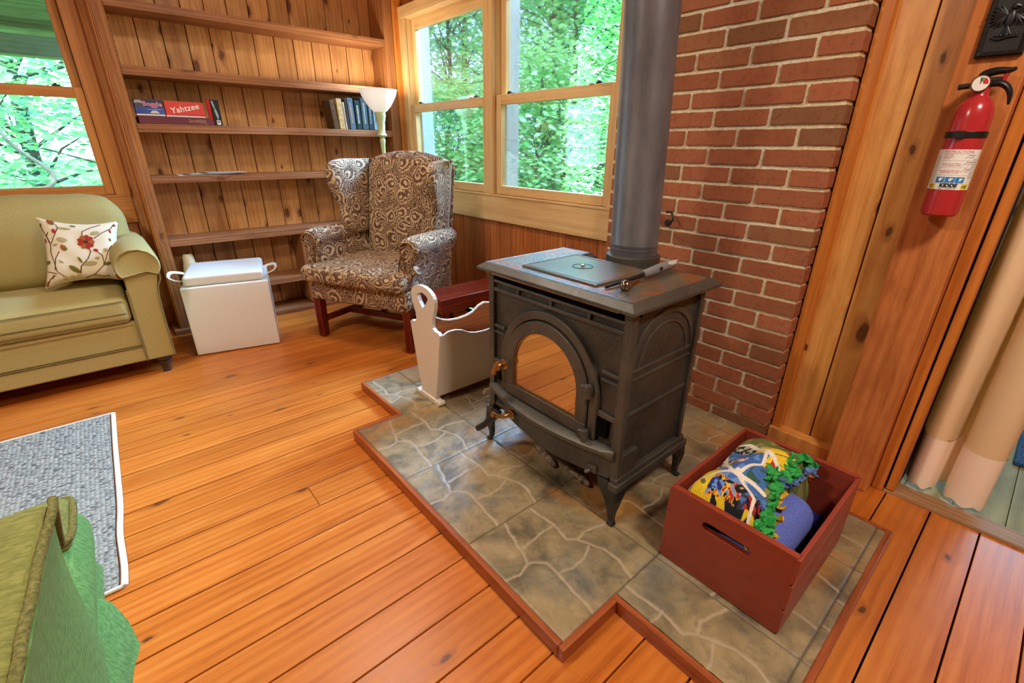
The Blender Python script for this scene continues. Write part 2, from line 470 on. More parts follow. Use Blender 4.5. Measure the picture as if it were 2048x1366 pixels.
v = n.noise(n.vmath('MULTIPLY', n.obj(), (1, 1, 0.3)), 12, 4, 0.7)
c1 = n.ramp(v, [(0.35, col(98,98,104)), (0.65, col(120,120,126))])
sc_ = n.noise(n.vmath('MULTIPLY', n.obj(), (3, 3, 1)), 16, 4, 0.8)
c1 = n.mix(n.step(sc_, 0.73, 0.76), c1, col(176,150,140)); n.color(c1); M['pipe'] = n.m

# thin window glass
def glass(name, tint=(1, 1, 1, 1), refl=1.0):
    m = bpy.data.materials.new(name); m.use_nodes = True
    t = m.node_tree; t.nodes.clear()
    o = t.nodes.new('ShaderNodeOutputMaterial'); mx = t.nodes.new('ShaderNodeMixShader')
    tr = t.nodes.new('ShaderNodeBsdfTransparent'); tr.inputs[0].default_value = tint
    gl = t.nodes.new('ShaderNodeBsdfGlossy'); gl.inputs['Roughness'].default_value = 0.03
    fr = t.nodes.new('ShaderNodeFresnel'); fr.inputs[0].default_value = 1.45
    mu = t.nodes.new('ShaderNodeMath'); mu.operation = 'MULTIPLY'; mu.inputs[1].default_value = refl
    t.links.new(fr.outputs[0], mu.inputs[0]); t.links.new(mu.outputs[0], mx.inputs[0])
    t.links.new(tr.outputs[0], mx.inputs[1]); t.links.new(gl.outputs[0], mx.inputs[2]); t.links.new(mx.outputs[0], o.inputs[0])
    return m
M['glass'] = glass('window_glass', (0.97, 1.0, 0.99, 1), 0.8)
# stove door glass: sooty, mirror-like coating
n = NT('stove_glass', 0.02, 0.9, 0.85); n.color(col(196,180,150)); M['stoveglass'] = n.m
n = NT('bulb_glow', 0.5); n.b.inputs['Emission Color'].default_value = (1, 0.80, 0.55, 1); n.b.inputs['Emission Strength'].default_value = 14; M['glow'] = n.m
n = NT('frosted_lit_glass', 0.3, 0.5); n.color(col(244,242,236)); n.b.inputs['Emission Color'].default_value = (1, 0.93, 0.84, 1); n.b.inputs['Emission Strength'].default_value = 0.55; M['shade'] = n.m

# fabrics
def weave(name, c, c2, scale=700, bump=0.3, rough=0.9, streak=None):
    n = NT(name, rough, 0.15)
    n.b.inputs['Sheen Weight'].default_value = 0.04
    p = n.obj('UV')
    if streak: v = n.noise(n.vmath('MULTIPLY', p, streak), scale, 3, 0.6)
    else: v = n.noise(p, scale, 2)
    w = n.noise(p, 9, 3)
    c_ = n.ramp(v, [(0.35, c2), (0.65, c)])
    c_ = n.mix(n.math('MULTIPLY', w, 0.25), c_, c2)
    n.color(c_); n.bump(v, bump, 0.002)
    return n.m
M['sofa'] = weave('khaki_upholstery', col(180,166,108), col(164,149,93), 620, 0.15, streak=(1, 0.10, 1))
M['sofad'] = weave('khaki_piping', col(134,118,70), col(108,94,54), 400, 0.1)
M['green'] = weave('green_chenille', col(128,176,104), col(92,140,70), 260, 0.8, streak=(1, 0.35, 1))
M['green_warmlit'] = weave('green_chenille_warmlit', col(146,146,80), col(112,114,58), 260, 0.9, streak=(0.35, 1, 1))  # the chair's green fabric with warm lamplight put into its colour
M['greend'] = weave('green_piping', col(138,132,76), col(92,92,46), 300, 0.8)
M['curtain'] = None
n = NT('curtain_cloth', 0.85, 0.2); v = n.noise(n.obj(), 400, 2); n.color(n.ramp(v, [(0.3, col(246,226,188)), (0.7, col(252,236,204))]))
tb = n.add('ShaderNodeBsdfTranslucent'); tb.inputs[0].default_value = col(240,200,140)
ms = n.add('ShaderNodeMixShader'); ms.inputs[0].default_value = 0.4
out = [x for x in n.n if x.type == 'OUTPUT_MATERIAL'][0]
n.l.new(n.b.outputs[0], ms.inputs[1]); n.l.new(tb.outputs[0], ms.inputs[2]); n.l.new(ms.outputs[0], out.inputs[0]); M['curtain'] = n.m
n = NT('curtain_hem_cloth', 0.85, 0.2); n.color(col(252,234,214)); M['hem'] = n.m

# paisley: spiralling cells with outlines and dots
n = NT('paisley_fabric', 0.85, 0.15); n.b.inputs['Sheen Weight'].default_value = 0.1
uv = n.obj('UV')
def swirl(scale, freq, off):
    p = n.vmath('ADD', n.vmath('SCALE', uv, sc=scale), off)
    wp = n.vmath('ADD', p, n.vmath('SCALE', n.vmath('SUBTRACT', n.noise(p, 1.3, 1, out=1), (0.5, 0.5, 0.5)), sc=0.5))
    vo = n.add('ShaderNodeTexVoronoi', voronoi_dimensions='2D'); n.put(vo.inputs['Vector'], wp); vo.inputs['Scale'].default_value = 1.0
    vo.inputs['Randomness'].default_value = 0.85
    d = n.vmath('SUBTRACT', wp, vo.outputs['Position'])
    sx = n.add('ShaderNodeSeparateXYZ'); n.put(sx.inputs[0], d)
    ang = n.math('ARCTAN2', sx.outputs[1], sx.outputs[0])
    cr = n.add('ShaderNodeSeparateColor'); n.put(cr.inputs[0], vo.outputs['Color'])
    ang2 = n.math('ADD', ang, n.math('MULTIPLY', cr.outputs[0], 6.28))
    # teardrop distance: pulled out on one side
    rr = n.math('MULTIPLY', vo.outputs['Distance'], n.math('MULTIPLY_ADD', n.math('COSINE', ang2, 0), 0.50, 1.0))
    sp = n.math('SINE', n.math('ADD', n.math('MULTIPLY', rr, freq), n.math('MULTIPLY', ang2, n.math('GREATER_THAN', cr.outputs[1], 0.55))), 0)
    dots = n.math('SINE', n.math('MULTIPLY', ang, 14.0), 0)
    return sp, rr, dots
s1, r1_, d1 = swirl(10.5, 30.0, (0.3, 0.7, 0))
s2, r2_, d2_ = swirl(30.0, 20.0, (5.3, 2.7, 0))
line = n.step(n.math('MULTIPLY', s1, n.math('SUBTRACT', 1.0, n.step(r1_, 0.40, 0.52))), 0.0, 0.35)
small = n.step(s2, 0.1, 0.5)
dotm = n.math('MULTIPLY', n.step(d1, 0.2, 0.6), n.step(n.math('SINE', n.math('MULTIPLY', r1_, 60.0), 0), 0.0, 0.5))
pat = n.math('MAXIMUM', line, n.math('MULTIPLY', small, n.math('MULTIPLY_ADD', n.step(r1_, 0.30, 0.42), 0.55, 0.25)))
pat = n.math('MULTIPLY', pat, n.math('SUBTRACT', 1.0, n.math('MULTIPLY', dotm, 0.45)))
tanv = n.mix(n.noise(uv, 6, 2), col(214,186,146), col(188,160,124))
n.color(n.mix(pat, col(84,54,42), tanv)); n.bump(pat, 0.15, 0.002); M['paisley'] = n.m

# leather-look vinyl, paints
M['vinyl'] = plain('white_vinyl', col(222,224,220), 0.33, 0.5, var=0.02, scale=200, bump=0.05)
n = NT('chipped_white_paint', 0.45, 0.4)
v = n.noise(n.obj(), 34, 5, 0.75); n.color(n.mix(n.step(v, 0.70, 0.72), col(218,206,190), col(120,66,44))); M['cradle'] = n.m
n = NT('barn_red_paint', 0.38, 0.45)
v = n.noise(n.vmath('MULTIPLY', n.obj(), (1, 1, 4)), 20, 4, 0.6); n.color(n.ramp(v, [(0.3, col(134,52,36)), (0.7, col(150,62,44))])); n.bump(v, 0.05, 0.002); M['crate'] = n.m
M['extred'] = plain('extinguisher_red', col(178,44,48), 0.22, 0.6, var=0.02)
M['lampgreen'] = plain('sage_enamel', col(196,206,150), 0.35, 0.5, var=0.04, scale=15)
n = NT('berber_rug', 0.95, 0.1)
uv2 = n.obj('UV'); vo = n.add('ShaderNodeTexVoronoi', voronoi_dimensions='2D'); n.put(vo.inputs['Vector'], n.vmath('MULTIPLY', uv2, (80, 150, 1))); vo.inputs['Scale'].default_value = 1.0; vo.inputs['Randomness'].default_value = 0.55
cc = n.add('ShaderNodeSeparateColor'); n.put(cc.inputs[0], vo.outputs['Color'])
k = n.ramp(cc.outputs[0], [(0.0, col(168,164,148)), (0.35, col(154,152,138)), (0.70, col(132,132,122)), (0.93, col(92,90,86))], 'CONSTANT')
k = n.mix(n.step(vo.outputs['Distance'], 0.42, 0.7), k, col(112,108,100))
n.color(k); n.bump(n.math('SUBTRACT', 1.0, vo.outputs['Distance']), 0.8, 0.006); M['rug'] = n.m
M['binding'] = weave('rug_binding', col(226,222,204), col(200,196,178), 300, 0.2)
M['bluerug'] = weave('blue_rug', col(70,110,150), col(30,60,96), 120, 0.9)
M['floor2'] = wood('grey_laminate', col(164,160,122), col(144,140,100), col(112,110,76), 'X', rough=0.65, spec=0.15, knots=0.0, tone=0.12, grain=0.5, fine=3.0)
M['log'] = plain('burnt_wood', col(134,112,92), 0.9, 0.1, var=0.4, scale=45, bump=0.8)
M['navy'] = weave('navy_fleece', col(34,46,118), col(20,28,84), 200, 0.4)
M['peri'] = weave('periwinkle_fleece', col(108,124,206), col(90,104,186), 200, 0.4)
M['fringe'] = weave('green_fleece', col(72,180,92), col(48,150,70), 200, 0.4)
M['fringeb'] = weave('blue_fleece', col(110,140,190), col(74,104,160), 200, 0.4)
M['fringey'] = weave('yellow_fleece', col(234,190,50), col(206,150,30), 200, 0.4)
def painted(name, rough=0.85, var=0.2, emit=None, sc=180):
    n = NT(name, rough, 0.15)
    at = n.add('ShaderNodeAttribute'); at.attribute_name = 'paint'
    v = n.noise(n.obj(), sc, 3)
    n.color(n.mix(n.math('MULTIPLY', n.step(v, 0.4, 0.7), var), at.outputs['Color'], (0.02, 0.02, 0.02, 1)))
    n.bump(v, 0.2, 0.002)
    return n.m
M['print'] = painted('printed_fleece')
M['pillow'] = weave('cream_linen', col(232,222,196), col(214,202,174), 500, 0.2)
M['stem'] = weave('brown_thread', col(98,66,38), col(70,44,24), 400, 0.3)
M['leafA'] = weave('olive_thread', col(128,118,48), col(96,88,34), 400, 0.3)
M['leafB'] = weave('sage_thread', col(186,176,128), col(158,146,100), 400, 0.3)
M['rose'] = weave('rust_thread', col(178,62,46), col(140,40,32), 400, 0.3)
M['rose2'] = weave('orange_thread', col(176,108,54), col(140,80,40), 400, 0.3)
M['cream2'] = weave('gold_thread', col(216,186,128), col(190,158,100), 400, 0.3)
# ------------------------------------------------------------------ room shell
def st(o): o['kind'] = 'structure'; return o
XL, YF_, YB, XR, CH = -2.6, -2.4, 3.67, 1.92, 2.45
# floor boards run along x, 0.1215 wide
mb = MB(); k0 = int(YF_/0.1215)
rnd = random.Random(3)
y = k0*0.1215
while y < YB:
    cuts = [XL]
    if rnd.random() < .5: cuts.append(rnd.uniform(-1.9, -.9))
    if abs(y-1.3365) < 0.01: cuts = [XL, 0.313]
    cuts.append(1.852)
    for c0, c1 in zip(cuts[:-1], cuts[1:]):
        mb.box(c0+0.0008, c1-0.0008, y+0.0021, y+0.1194, -0.02, 0.0)
    y += 0.1215
fl = st(mb.build('floor', M['floor'], bevel=0.0009, seg=1))
st(box(XL-0.1, 1.93, YF_-0.1, 3.8, -0.08, -0.016).build('trim_subfloor', M['cavity']))
# back wall (behind the shelves): vertical boards with grooves
mb = MB(); x = 0.394-0.1205*6
while x < 1.93:
    z0, z1 = 0.0, CH
    if x+0.1205 > 0.12: mb.box(max(x, 0.10)+0.002, min(x+0.1205, 1.92)-0.002, 3.67, 3.69, 0, CH)
    x += 0.1205
x = 0.10
while x > XL:                                   # dark boards under the left window
    mb.box(x-0.1205+0.002, x-0.002, 3.655, 3.68, 0, 0.70, 1); x -= 0.1205
bw = mb
bw.box(XL, 0.10, 3.69, 3.80, 0, 0.835, 2); bw.box(XL, 0.10, 3.69, 3.80, 1.92, CH, 2); bw.box(XL, -1.85, 3.69, 3.80, 0.8, 1.95, 2); bw.box(0.091, 2.1, 3.69, 3.80, 0, CH, 2)
bw.box(XL, 0.2, 3.655, 3.69, 1.98, CH, 2)
st(bw.build('wall_back', [M['panel'], M['wains'], M['dark']], bevel=0.003, seg=1))
st(box(XL, 0.2, 3.63, 3.66, 0.0, 0.13).build('baseboard_back', M['wains'], bevel=0.002))
# right wall: wainscot boards under the window, solid shell around openings
ys = [3.67, 3.55, 3.43, 3.31, 3.19, 3.08, 2.98, 2.87, 2.756, 2.644, 2.446, 2.349, 2.246, 2.122, 2.019, 1.896, 1.77, 1.669, 1.546, 1.38]
mb = MB()
for a, b in zip(ys[:-1], ys[1:]): mb.box(1.92, 1.94, b+0.0015, a-0.0015, 0, 0.83); mb.box(1.92, 1.94, b+0.0015, a-0.0015, 1.95, CH)
mb.box(1.92, 1.94, 3.40, 3.67, 0.83, 1.95); mb.box(1.92, 1.94, 1.38, 1.49, 0.83, 1.95)
for a, b in ((0.398, 0.302), (0.502, 0.401)): mb.box(1.895, 1.93, b+0.001, a-0.001, 0, CH, 2)
mb.box(1.94, 2.02, 1.38, 3.8, 0, 0.835, 1); mb.box(1.94, 2.02, 1.30, 3.8, 1.93, CH, 1); mb.box(1.94, 2.02, 3.38, 3.8, 0.8, 1.95, 1); mb.box(1.94, 2.02, 1.30, 1.49, 0.8, 1.95, 1)
mb.box(1.93, 2.05, 0.104, 1.38, 0, CH, 1); mb.box(1.93, 2.02, -1.1, 0.15, 2.06, CH, 1); mb.box(1.92, 2.02, YF_, -1.05, 0, CH, 1)
st(mb.build('wall_right', [M['wains'], M['dark'], M['planks']], bevel=0.0015, seg=1))
# unseen sides of the room
mb = MB()
y = YF_
while y < 3.8: mb.box(XL-0.02, XL, y+0.0015, y+0.119, 0, CH); y += 0.1205
mb.box(XL-0.1, XL-0.02, YF_-0.1, 3.8, 0, CH, 1)
st(mb.build('wall_left', [M['panel'], M['dark']]))
mb = MB(); x = XL
while x < 2.0: mb.box(x+0.0015, x+0.119, YF_-0.02, YF_, 0, CH); x += 0.1205
mb.box(XL-0.1, 2.1, YF_-0.1, YF_-0.02, 0, CH, 1)
st(mb.build('wall_front', [M['panel'], M['dark']]))
mb = MB(); y = YF_
while y < 3.8: mb.box(XL-0.05, 2.02, y+0.0015, y+0.119, CH, CH+0.02); y += 0.1205
mb.box(XL-0.3, 2.25, YF_-0.3, 3.95, CH+0.02, CH+0.10, 1)
st(mb.build('ceiling', [M['ceil'], M['dark']]))
# strip beside the chimney, baseboard, corner strip
st(box(1.862, 1.93, 0.496, 0.531, 0.072, CH).build('trim_1', M['orange'], bevel=0.003))
st(box(1.845, 1.896, 0.309, 0.533, 0.0, 0.072).build('baseboard_right', M['planks'], bevel=0.003))
st(box(1.857, 1.925, 3.43, 3.66, 0.0, CH).build('trim_2', M['orange'], bevel=0.003))
# rough post with the extinguisher, door casings, threshold
st(box(1.79, 1.93, 0.168, 0.307, 0.0, CH).build('wall_post', M['post'], bevel=0.004))
dr = bpy.data.objects.new('door_1', None); COL.objects.link(dr); dr.location = (1.87, -0.45, 0); st(dr)
box(1.845, 1.94, 0.1345, 0.166, 0.0, 2.12).build('casing', M['orange'], dr, bevel=0.003)
box(1.852, 2.0, 0.104, 0.1285, 0.012, 2.06).build('jamb', M['orange'], dr, bevel=0.003)
box(1.87, 1.94, 0.12, 0.14, 0.0, 2.06).build('jamb_gap', M['cavity'], dr)
box(1.845, 1.94, -1.08, -1.045, 0.0, 2.12).build('casing', M['orange'], dr, bevel=0.003)
box(1.845, 1.94, -1.08, 0.166, 2.06, 2.12).build('casing', M['orangey'], dr, bevel=0.003)
box(1.850, 1.935, -1.05, 0.134, -0.005, 0.009).build('threshold', M['sillwood'], dr, bevel=0.004)

# windows -----------------------------------------------------------
def window(name, right, units, left_edge, right_edge, mats, base):
    root = bpy.data.objects.new(name, None); COL.objects.link(root); st(root)
    root.location = (base, (left_edge+right_edge)/2, 0.83) if right else ((left_edge+right_edge)/2, base, 0.83)
    mz, mu = mats
    def bx(mb, u0, u1, d0, d1, z0, z1, mi=0):
        if right: mb.box(base+d0, base+d1, u0, u1, z0, z1, mi)
        else: mb.box(u0, u1, base+d0, base+d1, z0, z1, mi)
        return mb
    def part(nm, mat, *bs, parent=root, bev=0.003):
        mb = MB()
        for b in bs: bx(mb, *b)
        return mb.build(nm, mat, parent, bevel=bev) if parent is root else sub(mb, nm, mat, parent, bev)
    def sub(mb, nm, mat, parent, bev):
        o = mb.build(nm, mat, root, bevel=bev); o.parent = parent; return o
    part('head_casing', mu, (left_edge, right_edge, -0.002, 0.022, 1.92, 1.99))
    part('apron', mu, (left_edge+0.004, right_edge-0.004, 0.0, 0.022, 0.672, 0.822))
    part('head_jamb', mu, (left_edge+0.004, right_edge-0.004, 0.0225, 0.14, 1.9185, 1.955))
    part('sill', mu, (left_edge+0.004, right_edge-0.004, -0.003, 0.16, 0.822, 0.834))
    edges = [left_edge]+[e for u in units for e in u]+[right_edge]
    for i in range(0, len(edges), 2):
        a, b = edges[i], edges[i+1]
        part('casing' if i in (0, len(edges)-2) else 'mullion', mz, (a, b, 0.0, 0.022, 0.834, 1.92))
        part('jamb', mz, (a+0.004, b-0.004, 0.022, 0.10, 0.834, 1.92))
        part('outer_jamb', M['white_pvc'], (a-0.006, b+0.006, 0.10, 0.20, 0.82, 1.95))
    for u0, u1 in units:
        a, b = u0+0.001, u1-0.001; s = 0.042
        low = part('lower_sash', mz, (a, a+s, .026, .056, .836, 1.388), (b-s, b, .026, .056, .836, 1.388))
        o = MB(); bx(o, a+s, b-s, .026, .056, .836, .880); bx(o, a+s, b-s, .028, .056, .858, .886); bx(o, a+s, b-s, .026, .058, 1.336, 1.388); bx(o, a+s+.1, a+s+.13, .02, .03, 1.388, 1.392)
        sub(o, 'sash_rail', mu, low, 0.002)
        o = MB(); bx(o, a+s-.005, b-s+.005, .040, .044, .87, 1.345); sub(o, 'glass_pane', M['glass'], low, 0)
        up = part('upper_sash', mz, (a, a+s, .064, .094, 1.34, 1.918), (b-s, b, .064, .094, 1.34, 1.918))
        o = MB(); bx(o, a+s, b-s, .064, .094, 1.855, 1.918); bx(o, a+s, b-s, .064, .094, 1.345, 1.385); sub(o, 'sash_rail', mu, up, 0.002)
        o = MB(); bx(o, a+s-.005, b-s+.005, .078, .082, 1.36, 1.87); sub(o, 'glass_pane', M['glass'], up, 0)
        for t in (0.12, 0.86):
            w = b-a
            o = MB(); bx(o, a+w*t, a+w*t+.035, .034, .06, 1.388, 1.396); bx(o, a+w*t+.01, a+w*t+.022, .03, .05, 1.392, 1.402); sub(o, 'sash_lock', M['iron'], low, 0.001)
    return root
window('window_2', True, [(1.50, 2.386), (2.475, 3.372)], 1.444, 3.448, (M['maplez'], M['mapley']), 1.898)
window('window_1', False, [(-1.75, -0.87), (-0.79, 0.091)], -1.83, 0.162, (M['tanz'], M['tanx']), 3.648)

# brick chimney ------------------------------------------------------
mb = MB(); FX = 1.81; rb = random.Random(5)
mb.box(FX+0.006, 1.94, 0.541, 1.399, 0.0, CH+0.02, 1)
z = 0.922-0.0642*14; k = 0
while z < CH:
    off = 0.0 if k % 2 == 0 else -0.101
    y0 = 0.5575+off-0.2025+0.0; 
    y = y0
    while y < 1.40:
        a, b = y+0.0070, min(y+0.2025-0.0070, 1.404)
        if a < 0.60 or (b > 0.536 and a < 0.535): a = 0.535
        if b < 0.60: a = b
        za = max(z+0.0068, 0.02)
        if b-a > 0.02 and z+0.0578 > za:
            j = rb.uniform(-0.0015, 0.0015)
            zb_ = z+0.0572; m_ = 10; o_ = []
            def jt(): return rb.uniform(-.0011, .0011)
            for q in range(m_): o_.append((a+(b-a)*q/m_+(jt() if q else 0), za+jt()))
            for q in range(4): o_.append((b+(jt() if q else 0)*.8, za+(zb_-za)*q/4))
            for q in range(m_): o_.append((b-(b-a)*q/m_+(jt() if q else 0), zb_+jt()))
            for q in range(4): o_.append((a+(jt() if q else 0)*.8, zb_-(zb_-za)*q/4))
            mb.prism(o_, 'X', FX+j, 1.935, 0)
        y += 0.2025
    z += 0.0642; k += 1
st(mb.build('wall_chimney', [M['brick'], M['mortar']], bevel=0.002, seg=1))

# neighbouring room seen through the doorway --------------------------
mb = MB(); x = -1.6; rr = random.Random(9)
while x < 1.3:
    xm = 3.4+rr.uniform(-.5, .5); mb.box(1.935, xm-.001, x+.001, x+.129, -.02, 0); mb.box(xm+.001, 5.2, x+.001, x+.129, -.02, 0); x += .13
st(mb.build('floor_sunroom', M['floor2'], bevel=0.001, seg=1))
mb = MB(); mb.box(1.94, 5.2, -1.7, -1.6, 0, CH); mb.box(2.02, 5.2, 1.30, 1.40, 0, CH); mb.box(5.1, 5.2, -1.6, 1.3, 0, 1.0); mb.box(5.1, 5.2, -1.6, 1.3, 2.2, CH)
st(mb.build('wall_sunroom', M['panel'], bevel=0.001))
st(box(2.0, 5.3, -1.8, 1.45, CH, CH+0.1).build('ceiling_sunroom', M['ceil']))
portal('sky_portal_sunroom', (5.15, -0.15, 1.4), (-1, 0, 0), 2.8, 1.6)
# ------------------------------------------------------------------ stone hearth
HZ = 0.041
he = thing('hearth', (1.2, 1.0, 0), 'raised hearth of stamped slate-look tiles with reddish wood edging, under the black stove', 'hearth')
PL = [[(0.35,1.0),(0.31,.88),(.27,.73),(.24,.61),(.22,.57)],[(.22,.57),(.12,.54),(0,.57)],[(.22,.57),(.27,.55),(.33,.49),(.33,.43),(.33,.37)],
      [(.33,.37),(.31,.24),(.30,.13),(.29,0)],[(.33,.37),(.46,.33),(.58,.34),(.69,.39)],[(.62,1.0),(.62,.84),(.64,.72),(.62,.63),(.61,.54),(.66,.49)],
      [(.29,.70),(.40,.71),(.54,.72),(.65,.71)],[(.66,.49),(.71,.41),(.75,.30),(.76,.16),(.72,.07),(.70,0)],[(.66,.49),(.77,.51),(.88,.48),(1.0,.44)]]
T = 0.381; TY = 0.3785; NG = 88
SEG = [(a[0]*T, a[1]*TY, b[0]*T, b[1]*TY) for l in PL for a, b in zip(l[:-1], l[1:])]
lut = []
for j in range(NG+1):
    row = []
    for i in range(NG+1):
        x, y = i/NG*T, j/NG*TY; d = 9
        wx = x+0.004*noise.noise((x*30, y*30, 3)); wy = y+0.004*noise.noise((x*30, y*30, 7))
        for (ax, ay, bx_, by) in SEG:
            vx, vy = bx_-ax, by-ay
            t = max(0, min(1, ((wx-ax)*vx+(wy-ay)*vy)/(vx*vx+vy*vy)))
            d = min(d, math.hypot(wx-ax-t*vx, wy-ay-t*vy))
        e = min(x, T-x, y, TY-y)
        row.append((d, e))
    lut.append(row)
X0T, Y0T = 0.573-T, 0.471-TY
def inh(x, y):
    return (0.573 <= x <= 1.812 and 0.470 <= y <= 1.612) or (0.770 <= x <= 1.567 and 0.072 <= y <= 0.472) or (0.774 <= x <= 1.92 and 1.610 <= y <= 1.992)
nx = int((1.925-X0T)/T*NG)+1; ny = int((1.995-Y0T)/TY*NG)+1
vid = {}; vs = []; fs = []; pa = []
def gv(i, j):
    k = (i, j)
    if k not in vid:
        x = X0T+i*T/NG; y = Y0T+j*TY/NG
        d, e = lut[j % NG][i % NG]
        g = max(0, 1-d/0.0050); s_ = max(0, 1-e/0.0030)
        h = 0.0016*noise.noise((x*22, y*22, 1))+0.0007*noise.noise((x*70, y*70, 2))
        z = HZ+h-0.0016*min(1, g*1.5)-0.0022*min(1, s_*1.5)
        vid[k] = len(vs); vs.append((x, y, z)); pa.append((min(1, g*1.6), min(1, s_*1.6), 0, 1))
    return vid[k]
for j in range(-8, ny):
    for i in range(nx):
        if inh(X0T+(i+.5)*T/NG, Y0T+(j+.5)*TY/NG): fs.append((gv(i, j), gv(i+1, j), gv(i+1, j+1), gv(i, j+1)))
mb = MB(); mb.v = vs; mb.f = fs; mb.mi = [0]*len(fs)
mb.build('tile_surface', M['slate'], he, attr=pa, smooth=True)
mb = MB(); mb.box(.57, 1.812, .468, 1.614, 0, .036); mb.box(.765, 1.57, .07, .47, 0, .036); mb.box(.77, 1.92, 1.6, 1.993, 0, .036)
mb.build('bed', M['dark'], he)
for nm, b, m in (('e', (.556, .573, .4715, 1.628), 'edgey'), ('e', (.556, .7525, .453, .4705), 'edge'), ('e', (.753, .770, .055, .4705), 'edgey'), ('e', (.7705, 1.582, .055, .0715), 'edge'),
                 ('e', (1.5675, 1.582, .072, .45), 'edgey'), ('e', (.5735, .7575, 1.6115, 1.628), 'edge'), ('e', (.758, .7735, 1.6115, 2.007), 'edgey'), ('e', (.774, 1.9, 1.9925, 2.007), 'edge')):
    box(b[0], b[1], b[2], b[3], 0, HZ+.002).build('edging', M[m], he, bevel=0.002)

# ------------------------------------------------------------------ cast iron stove
so = thing('wood_stove', (1.13, 0.93, HZ), 'black cast-iron wood stove with arched glass door standing on the stone hearth', 'stove')
B0, B1, S0, S1 = .955, 1.302, .632, 1.228          # body: front x, back x, right side y, left side y
mb = MB(); mb.box(B0+.012, B1, S0+.012, S1-.012, .205, .722)
body = mb.build('body', M['castp'], so, bevel=.004)
mb = MB()                                            # smooth raised framework of the front and side
for a, b in ((S0, S0+.026), (S1-.026, S1)): mb.box(B0-.002, B0+.02, a, b, .205, .725)
mb.box(B0, B0+.02, S0+.02, S1-.02, .655, .668); mb.box(B0, B0+.02, S0+.02, S1-.02, .685, .695)
for y in (.78, .93, 1.08): mb.box(B0, B0+.02, y-.005, y+.005, .665, .69)
for a, b in ((S0+.02, .722), (1.148, S1-.02)):
    mb.box(B0+.002, B0+.02, a, b, .522, .535); mb.box(B0+.002, B0+.02, a, b, .500, .510)
    mb.box(B0, B0+.02, a, b, .385, .403); mb.box(B0+.004, B0+.02, a, b, .29, .30)
mb.box(B0+.004, B0+.016, S0+.02, S1-.02, .205, .222)
mb.box(B1-.012, B1+.006, S0-.002, S0+.03, .205, .725); mb.box(B0, B0+.02, S0-.002, S0+.03, .205, .725)
for (za, zb, t) in ((.538, .550, .004), (.512, .522, .004), (.400, .414, .005)):
    mb.box(B0+.015, B1-.01, S0+.012-t, S0+.03, za, zb); mb.box(B0+.015, B1-.01, S1-.03, S1-.012+t, za, zb)
mb.build('frame_moulding', M['cast'], so, bevel=.003)
def arch(yc, zc, ro, ri, zb, x0, x1, n=28):
    """inverted-U ring in the y-z plane between two radii, legs down to zb, from x0 (front) to x1"""
    o, i = [], []
    for k in range(n+1):
        a = PI*k/n
        o.append((yc+ro*math.cos(a), zc+ro*math.sin(a))); i.append((yc+ri*math.cos(a), zc+ri*math.sin(a)))
    o = [(yc+ro, zb)]+o+[(yc-ro, zb)]; i = [(yc+ri, zb)]+i+[(yc-ri, zb)]
    mb = MB(); rs = []
    for p, q in zip(o, i): rs.append([(x0, p[0], p[1]), (x0, q[0], q[1]), (x1, q[0], q[1]), (x1, p[0], p[1])])
    return mb.rings(rs)
YC, ZC = .937, .432
arch(YC, ZC, .215, .186, .30, B0-.008, B0+.02).build('arch_surround', M['cast'], so, bevel=.004, seg=3)
def sarch(xc, zc, ro, ri, zb, yy, t, n=24):
    mb = MB(); rs = []; pts = []
    for k in range(n+1):
        a = PI*k/n; pts.append((math.cos(a), math.sin(a)))
    for c_, s_ in pts:
        rs.append([(xc+ro*c_, yy, zc+ro*1.0*s_), (xc+ri*c_, yy, zc+ri*s_), (xc+ri*c_, yy+t, zc+ri*s_), (xc+ro*c_, yy+t, zc+ro*s_)])
    return mb.rings(rs)
for yy in (S0+.008, S1-.012):
    sarch(1.136, .538, .164, .148, .538, yy, .006).build('side_arch', M['cast'], so, bevel=.002)
sarch(1.136, .538, .126, .119, .538, S0+.009, .004).build('side_arch', M['cast'], so, bevel=.001)
# door
door = arch(YC, ZC, .183, .142, .346, B0-.016, B0+.014)
door.box(B0-.016, B0+.014, YC-.183, YC+.183, .302, .3455)
dob = door.build('door', M['cast'], so, bevel=.004, seg=3)
def sub(mb, name, mat, parent, root, **k):
    o = mb.build(name, mat, root, **k); o.parent = parent; return o
g = MB(); pts = [(YC-.144, .343)]+[(YC-.144*math.cos(PI*k/28), ZC+.144*math.sin(PI*k/28)) for k in range(29)]+[(YC+.144, .343)]
g.prism(pts, 'X', B0-.006, B0-.002)
sub(g, 'door_glass', M['stoveglass'], dob, so)
g = arch(YC, ZC, .1435, .1395, .345, B0-.012, B0-.002); g.box(B0-.012, B0-.002, YC-.143, YC+.143, .343, .347)
sub(g, 'glass_gasket', M['brass'], dob, so)
for z in (.462, .312):
    g = MB(); g.box(B0-.026, B0-.004, .738, .772, z-.014, z+.014); g.lathe([(.011, -.022), (.011, .022)], (B0-.022, .745, z), 12)
    g.build('hinge', M['cast'], so, bevel=.003)
g = MB(); g.lathe([(.0, -.03), (.016, -.03), (.018, -.022), (.012, -.014), (.010, 0), (.020, .004), (.020, .010)], (B0-.02, 1.128, .408), 16, axis='X')
g.tube([(B0-.045, 1.128, .408), (B0-.05, 1.135, .396), (B0-.05, 1.142, .380)], [.009, .010, .012], 12)
g.build('door_knob', M['brass'], so, smooth=True)
